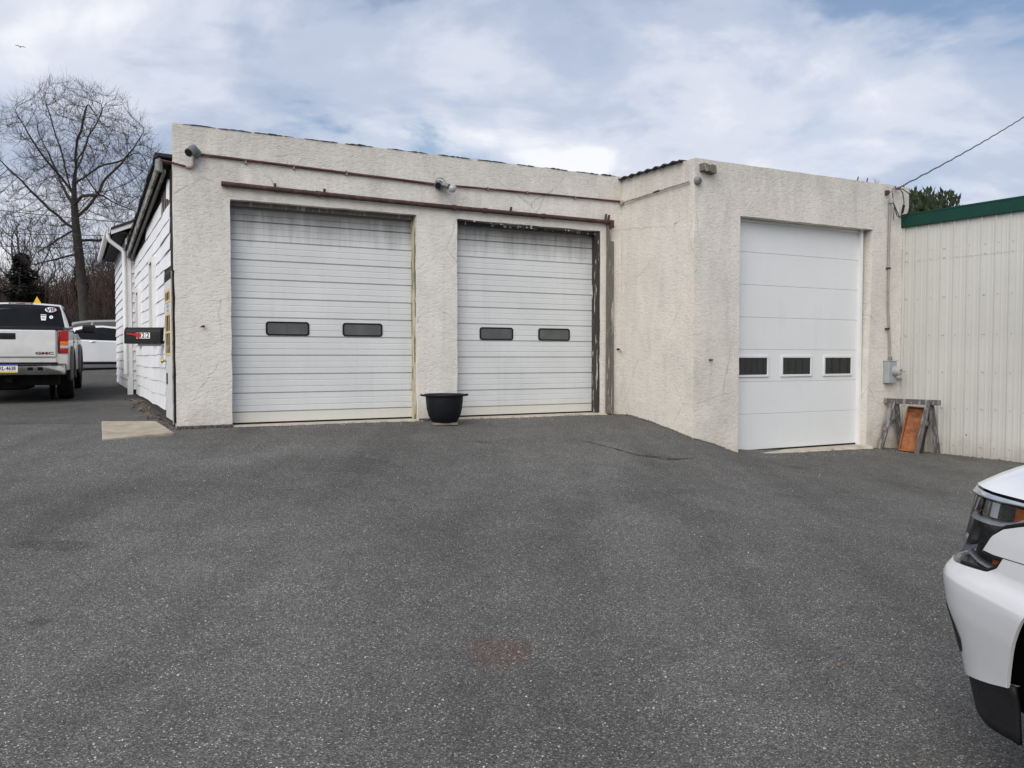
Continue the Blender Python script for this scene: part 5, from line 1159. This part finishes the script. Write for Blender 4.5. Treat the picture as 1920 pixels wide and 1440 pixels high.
# big bare shade tree
TX, TY = -24.2, 45.0; TZ = gz(TX, TY)
ZP = lambda x, y, d=0: ((x-482)*.01035, d, 16.42-.01035*y)
trunk = [ZP(478,1590), ZP(474,1480), ZP(468,1380), ZP(462,1240), ZP(455,1100), ZP(446,1020), ZP(440,950), ZP(434,890), ZP(430,830), ZP(426,760), ZP(425,700), ZP(428,640), ZP(432,580), ZP(440,520)]
limbs = [[ZP(446,820),ZP(485,770,.2),ZP(505,730,.4),ZP(540,610,.9),ZP(620,500,1.4),ZP(700,370,1.7),ZP(740,290,1.8)],
  [ZP(425,700),ZP(402,600,-.3),ZP(392,480,-.6),ZP(372,350,-.9),ZP(340,230,-1.1)], [ZP(440,520),ZP(465,450,.4),ZP(490,340,.7),ZP(530,230,1.0),ZP(545,140,1.1)],
  [ZP(430,760),ZP(340,660,.6),ZP(270,560,1.2),ZP(200,440,1.7),ZP(130,330,2.0)], [ZP(432,860),ZP(330,790,-.7),ZP(250,680,-1.4),ZP(150,560,-2.0),ZP(40,480,-2.3)],
  [ZP(428,740),ZP(500,715,-.6),ZP(580,720,-1.2),ZP(660,735,-1.6)], [ZP(440,900),ZP(300,920,.8),ZP(150,990,1.3),ZP(50,1020,1.6)], [ZP(446,1030),ZP(330,1060,-.6),ZP(230,1090,-.9)],
  [ZP(428,620),ZP(500,540,.8),ZP(590,470,1.8),ZP(660,400,2.6)], [ZP(432,580),ZP(420,480,1.0),ZP(410,360,1.7),ZP(430,240,2.2)], [ZP(428,680),ZP(360,560,-1.2),ZP(300,420,-2.0),ZP(260,320,-2.5)],
  [ZP(436,560),ZP(500,430,-1.0),ZP(590,310,-1.8),ZP(640,240,-2.2)], [ZP(446,960),ZP(540,930,.9),ZP(600,900,1.4)]]
N_, par_ = colonize(4, trunk, np.array([-.35,0,9.7]), np.array([4.8,4.5,5.75]), 9500, .26, .31, 1.5, 150, .6, lambda p: p[2] > -.86 and noise.noise((p[0]*2.4+3, p[1]*2.4, p[2]*2.4)) > -.22, limbs)
bt = thing('bare_tree', 'tall bare spreading shade tree rising behind the white sedan', 'tree', (TX, TY, TZ))
a_, b_ = tree_meshes(N_, par_, .0065, 2.0, .25, .04, .62, 1, 3)
a_.build('trunk', M['bark'], bt, smooth=180, merge=False); b_.build('crown', M['twig'], bt, smooth=180, merge=False)
# smaller bare trees of the wood behind
def small_tree(seed, h, w):
    tr_ = [(0,0,.5*i) for i in range(int(h*.4/.5)+1)]
    return colonize(seed, tr_, np.array([0,0,h*.62]), np.array([w,w,h*.40]), 750, .34, .5, 2.6, 60, .45)
variants = []
for sd_, h, w in ((11,9,2.4),(12,8,2.8),(13,10,2.2)):
    N1, p1 = small_tree(sd_, h, w); variants.append(tree_meshes(N1, p1, .014, 2.2, .16, .05, .7, sd_))
vobj = []
wood_spots = [(-35.5,58,1.15,0,'leftmost bare tree of the wood behind the pickup'),(-27.6,57,1.0,1,'bare tree right behind the trunk of the tall shade tree'),(-25.4,60,.98,2,'bare tree nearest the annex eave in the wood'),(-30.5,62,1.08,1,'bare tree left of the tall shade tree trunk in the wood'),(-39.5,63,1.1,2,'bare tree at the left image edge behind the pickup roof'),(-28.6,66,1.1,0,'thin bare tree deep in the wood right of the shade tree'),(-33.2,66,1.05,2,'thin bare tree deep in the wood left of the shade tree')]
for i, (x, y, s, v_i, lab) in enumerate(wood_spots):
    r_ = thing('bare_tree', lab, 'tree', (x, y, gz(x,y)), i*1.3, 'bare trees of the wood'); r_.scale = (s,s,s)
    if len(vobj) <= 2 and v_i >= len(vobj) or not any(q[0] == v_i for q in vobj):
        a_, b_ = variants[v_i]; o1 = a_.build('trunk', M['bark'], r_, smooth=180, merge=False); o2 = b_.build('crown', M['brush'], r_, smooth=180, merge=False); vobj.append((v_i, o1, o2))
    else:
        q = [q for q in vobj if q[0] == v_i][0]
        for src in q[1:]:
            c_ = src.copy(); C.objects.link(c_); c_.parent = r_
# brushy thicket below them
rg2 = random.Random(5)
def thicket(n, x0, x1, y0, y1, hmax, wmin, wmax, hf=None):
    mb = MB()
    for i in range(n):
        y = rg2.uniform(y0, y1); x = rg2.uniform(x0, x1)*y/60; z = gz(x,y)-.1; h = (hf(x*60/y) if hf else 1)*hmax*rg2.uniform(.35,1); w = rg2.uniform(wmin,wmax); dx, dy = rg2.gauss(0,.22)*h*.6, rg2.gauss(0,.2)*h*.6
        a = Vector((x,y,z)); b = a+Vector((dx*.35,dy*.35,h*.5)); c_ = a+Vector((dx+rg2.gauss(0,.12)*h*.3,dy,h)); p_ = Vector((w,0,0))
        mb.add([a-p_,a+p_,b+p_*.7,b-p_*.7,c_], [(0,1,2,3),(3,2,4)])
        for k in range(4):
            f = rg2.uniform(.3,.95); s0 = a.lerp(c_, f); e = s0+Vector((rg2.gauss(0,.5),rg2.gauss(0,.3),rg2.uniform(.2,.9)))*h*.22; mb.add([s0-p_*.4,s0+p_*.4,e], [(0,1,2)])
    return mb
hfun = lambda x: float(np.interp(x, [-60,-40,-36,-33,-30.5,-28,-20,-10], [.85,.85,.80,.80,.98,1.0,.95,.8]))
o = thicket(19000, -56, -10, 56, 74, 9.0, .025, .07, hfun).build('brush_wood', M['brush'], merge=False); o['kind'] = 'stuff'; o['label'] = 'reddish brown bare brush of the wood behind the cars'; o['category'] = 'wood'
o = thicket(5200, -58, -8, 49, 57, 3.6, .04, .12).build('undergrowth', M['brush_dark'], merge=False); o['kind'] = 'stuff'; o['label'] = 'dark low undergrowth along the edge of the wood'; o['category'] = 'undergrowth'
bank = MB(); bank.grid([[(x, y, gz(x,y)+zz_+rg2.uniform(-.3,.3)) for x in np.linspace(-95,25,60)] for y, zz_ in ((60,-.4),(64,2.0),(70,3.6),(80,4.4),(120,4.0))])
o = bank.build('wooded_bank', M['brush_dark'], smooth=180); o['kind'] = 'structure'
# evergreens
def spruce(seed, h, w, mat, n=2600):
    rr = random.Random(seed); mb = MB()
    for i in range(n):
        f = rr.random()**.75; z = h*(.08+.92*f); rmax = w*(1-f)**.8*(.75+.35*math.sin(z*5+rr.random()))+.05; a = rr.uniform(0,6.283); r_ = rmax*rr.random()**.45
        c0 = Vector((r_*math.cos(a), r_*math.sin(a), z-.18*r_)); d = Vector((math.cos(a),math.sin(a),rr.uniform(-.45,.35))); t_ = Vector((-math.sin(a),math.cos(a),rr.uniform(-.3,.3))); L_ = rr.uniform(.18,.42)*(w/2)
        mb.add([c0-t_*L_*.28, c0+d*L_*.55-t_*L_*.12, c0+d*L_, c0+d*L_*.4+t_*L_*.25], [(0,1,2,3)])
    return mb
def cedar(seed, h, w, n):
    rr = random.Random(seed); mb = MB(); plumes = [(rr.uniform(-1,1)*w, rr.uniform(-.7,.7)*w, h*rr.uniform(.84,1.0)) for _ in range(60)]
    for i in range(n):
        px_, py_, pz_ = rr.choice(plumes); f = rr.random()**.8; z = pz_*(.25+.75*f); rad_ = .62*(1-f)**.5*rr.random()**.6+.04; a = rr.uniform(0,6.283)
        c0 = Vector((px_*(.4+.6*f)+rad_*math.cos(a), py_*(.4+.6*f)+rad_*math.sin(a), z)); d = Vector((math.cos(a)*.5,math.sin(a)*.5,1)).normalized(); t_ = Vector((-math.sin(a),math.cos(a),0)); L_ = rr.uniform(.10,.30)
        mb.add([c0-t_*.02, c0+d*L_*.5-t_*.05, c0+d*L_, c0+d*L_*.5+t_*.05], [(0,1,2,3)])
    return mb
sp_spots = [(-34.6,56,7.3,2.6,'dark spruce left of the yellow sign behind the pickup'),(-39.6,59,7.2,2.7,'dark spruce at the left image edge'),(-32.2,59,6.8,2.0,'shorter dark spruce just left of the tall shade tree')]
base_sp = None
for i, (x, y, h, w, lab) in enumerate(sp_spots):
    r_ = thing('spruce_tree', lab, 'tree', (x,y,gz(x,y)), i*2.0, 'spruces in front of the wood'); r_.scale = (w/2.4, w/2.4, h/8.0)
    if base_sp is None:
        o1 = MB().tube([(0,0,-.2),(0,0,4),(0,0,7.8)], [.2,.12,.02], 8).build('trunk', M['bark'], r_, smooth=60); o2 = spruce(3, 8.0, 2.4, M['conifer'], 5200).build('crown', M['conifer'], r_, merge=False); base_sp = (o1, o2)
    else:
        for src in base_sp: c_ = src.copy(); C.objects.link(c_); c_.parent = r_
ce = thing('cedar_tree', 'olive green cedar top showing above the green trimmed steel roof', 'tree', (13.55,26.5,gz(13.55,26.5)))
MB().tube([(0,0,-.2),(0,0,3),(.05,0,5.6)], [.16,.11,.03], 8).build('trunk', M['bark'], ce, smooth=60); cedar(8, 6.68, 1.0, 15000).build('crown', M['cedar'], ce, merge=False)
# yellow diamond sign
sg_ = thing('warning_sign', 'yellow diamond road sign above the pickup roof', 'sign', (-21.55,36.0,gz(-21.55,36)), R(-30))
sh_ = 4.36-gz(-21.55,36)
MB().box(-.03,.03,-.03,.03,0,sh_-.2).build('post', M['galv'], sg_)
MB().prism([(0,sh_-1.08),(.54,sh_-.54),(0,sh_),(-.54,sh_-.54)], SIDE, -.055, -.04).build('plate', M['sign_yellow'], sg_, bevel=.004)
# overhead wires at the left
for lab, a, b, sag in (('upper overhead wire crossing the bare tree', (-34,36,9.8), (-6,34,6.8), .5),('middle overhead wire crossing the bare tree', (-34,36,7.9), (-6,34,7.0), .45),('lower overhead wire crossing the bare tree', (-34,36.5,7.3), (-6,34.5,6.5), .4)):
    a, b = Vector(a), Vector(b); pts = [a.lerp(b, i/40)-Vector((0,0,4*sag*(i/40)*(1-i/40))) for i in range(41)]
    tag(MB().tube(pts, .017, 5).build('overhead_wire', M['wire'], smooth=180), lab, 'wire', 'overhead wires')
# bird high in the sky
bd_ = thing('bird', 'small dark bird gliding high at the upper left', 'bird', (-18.43,30,13.23), R(40)); bd_.scale = (.42,.42,.42)
MB().ellipsoid((0,0,0),(.05,.17,.045),8,6).build('body', M['bird'], bd_, smooth=180)
for s in (-1,1): MB().grid([[(s*x, y, z) for x, y, z in r] for r in ([(.02,.06,.02),(.02,-.06,.02)],[(.2,.10,.09),(.2,-.05,.09)],[(.40,.03,.05),(.40,-.06,.05)])]).build('wing', M['bird'], bd_, solid=.008)
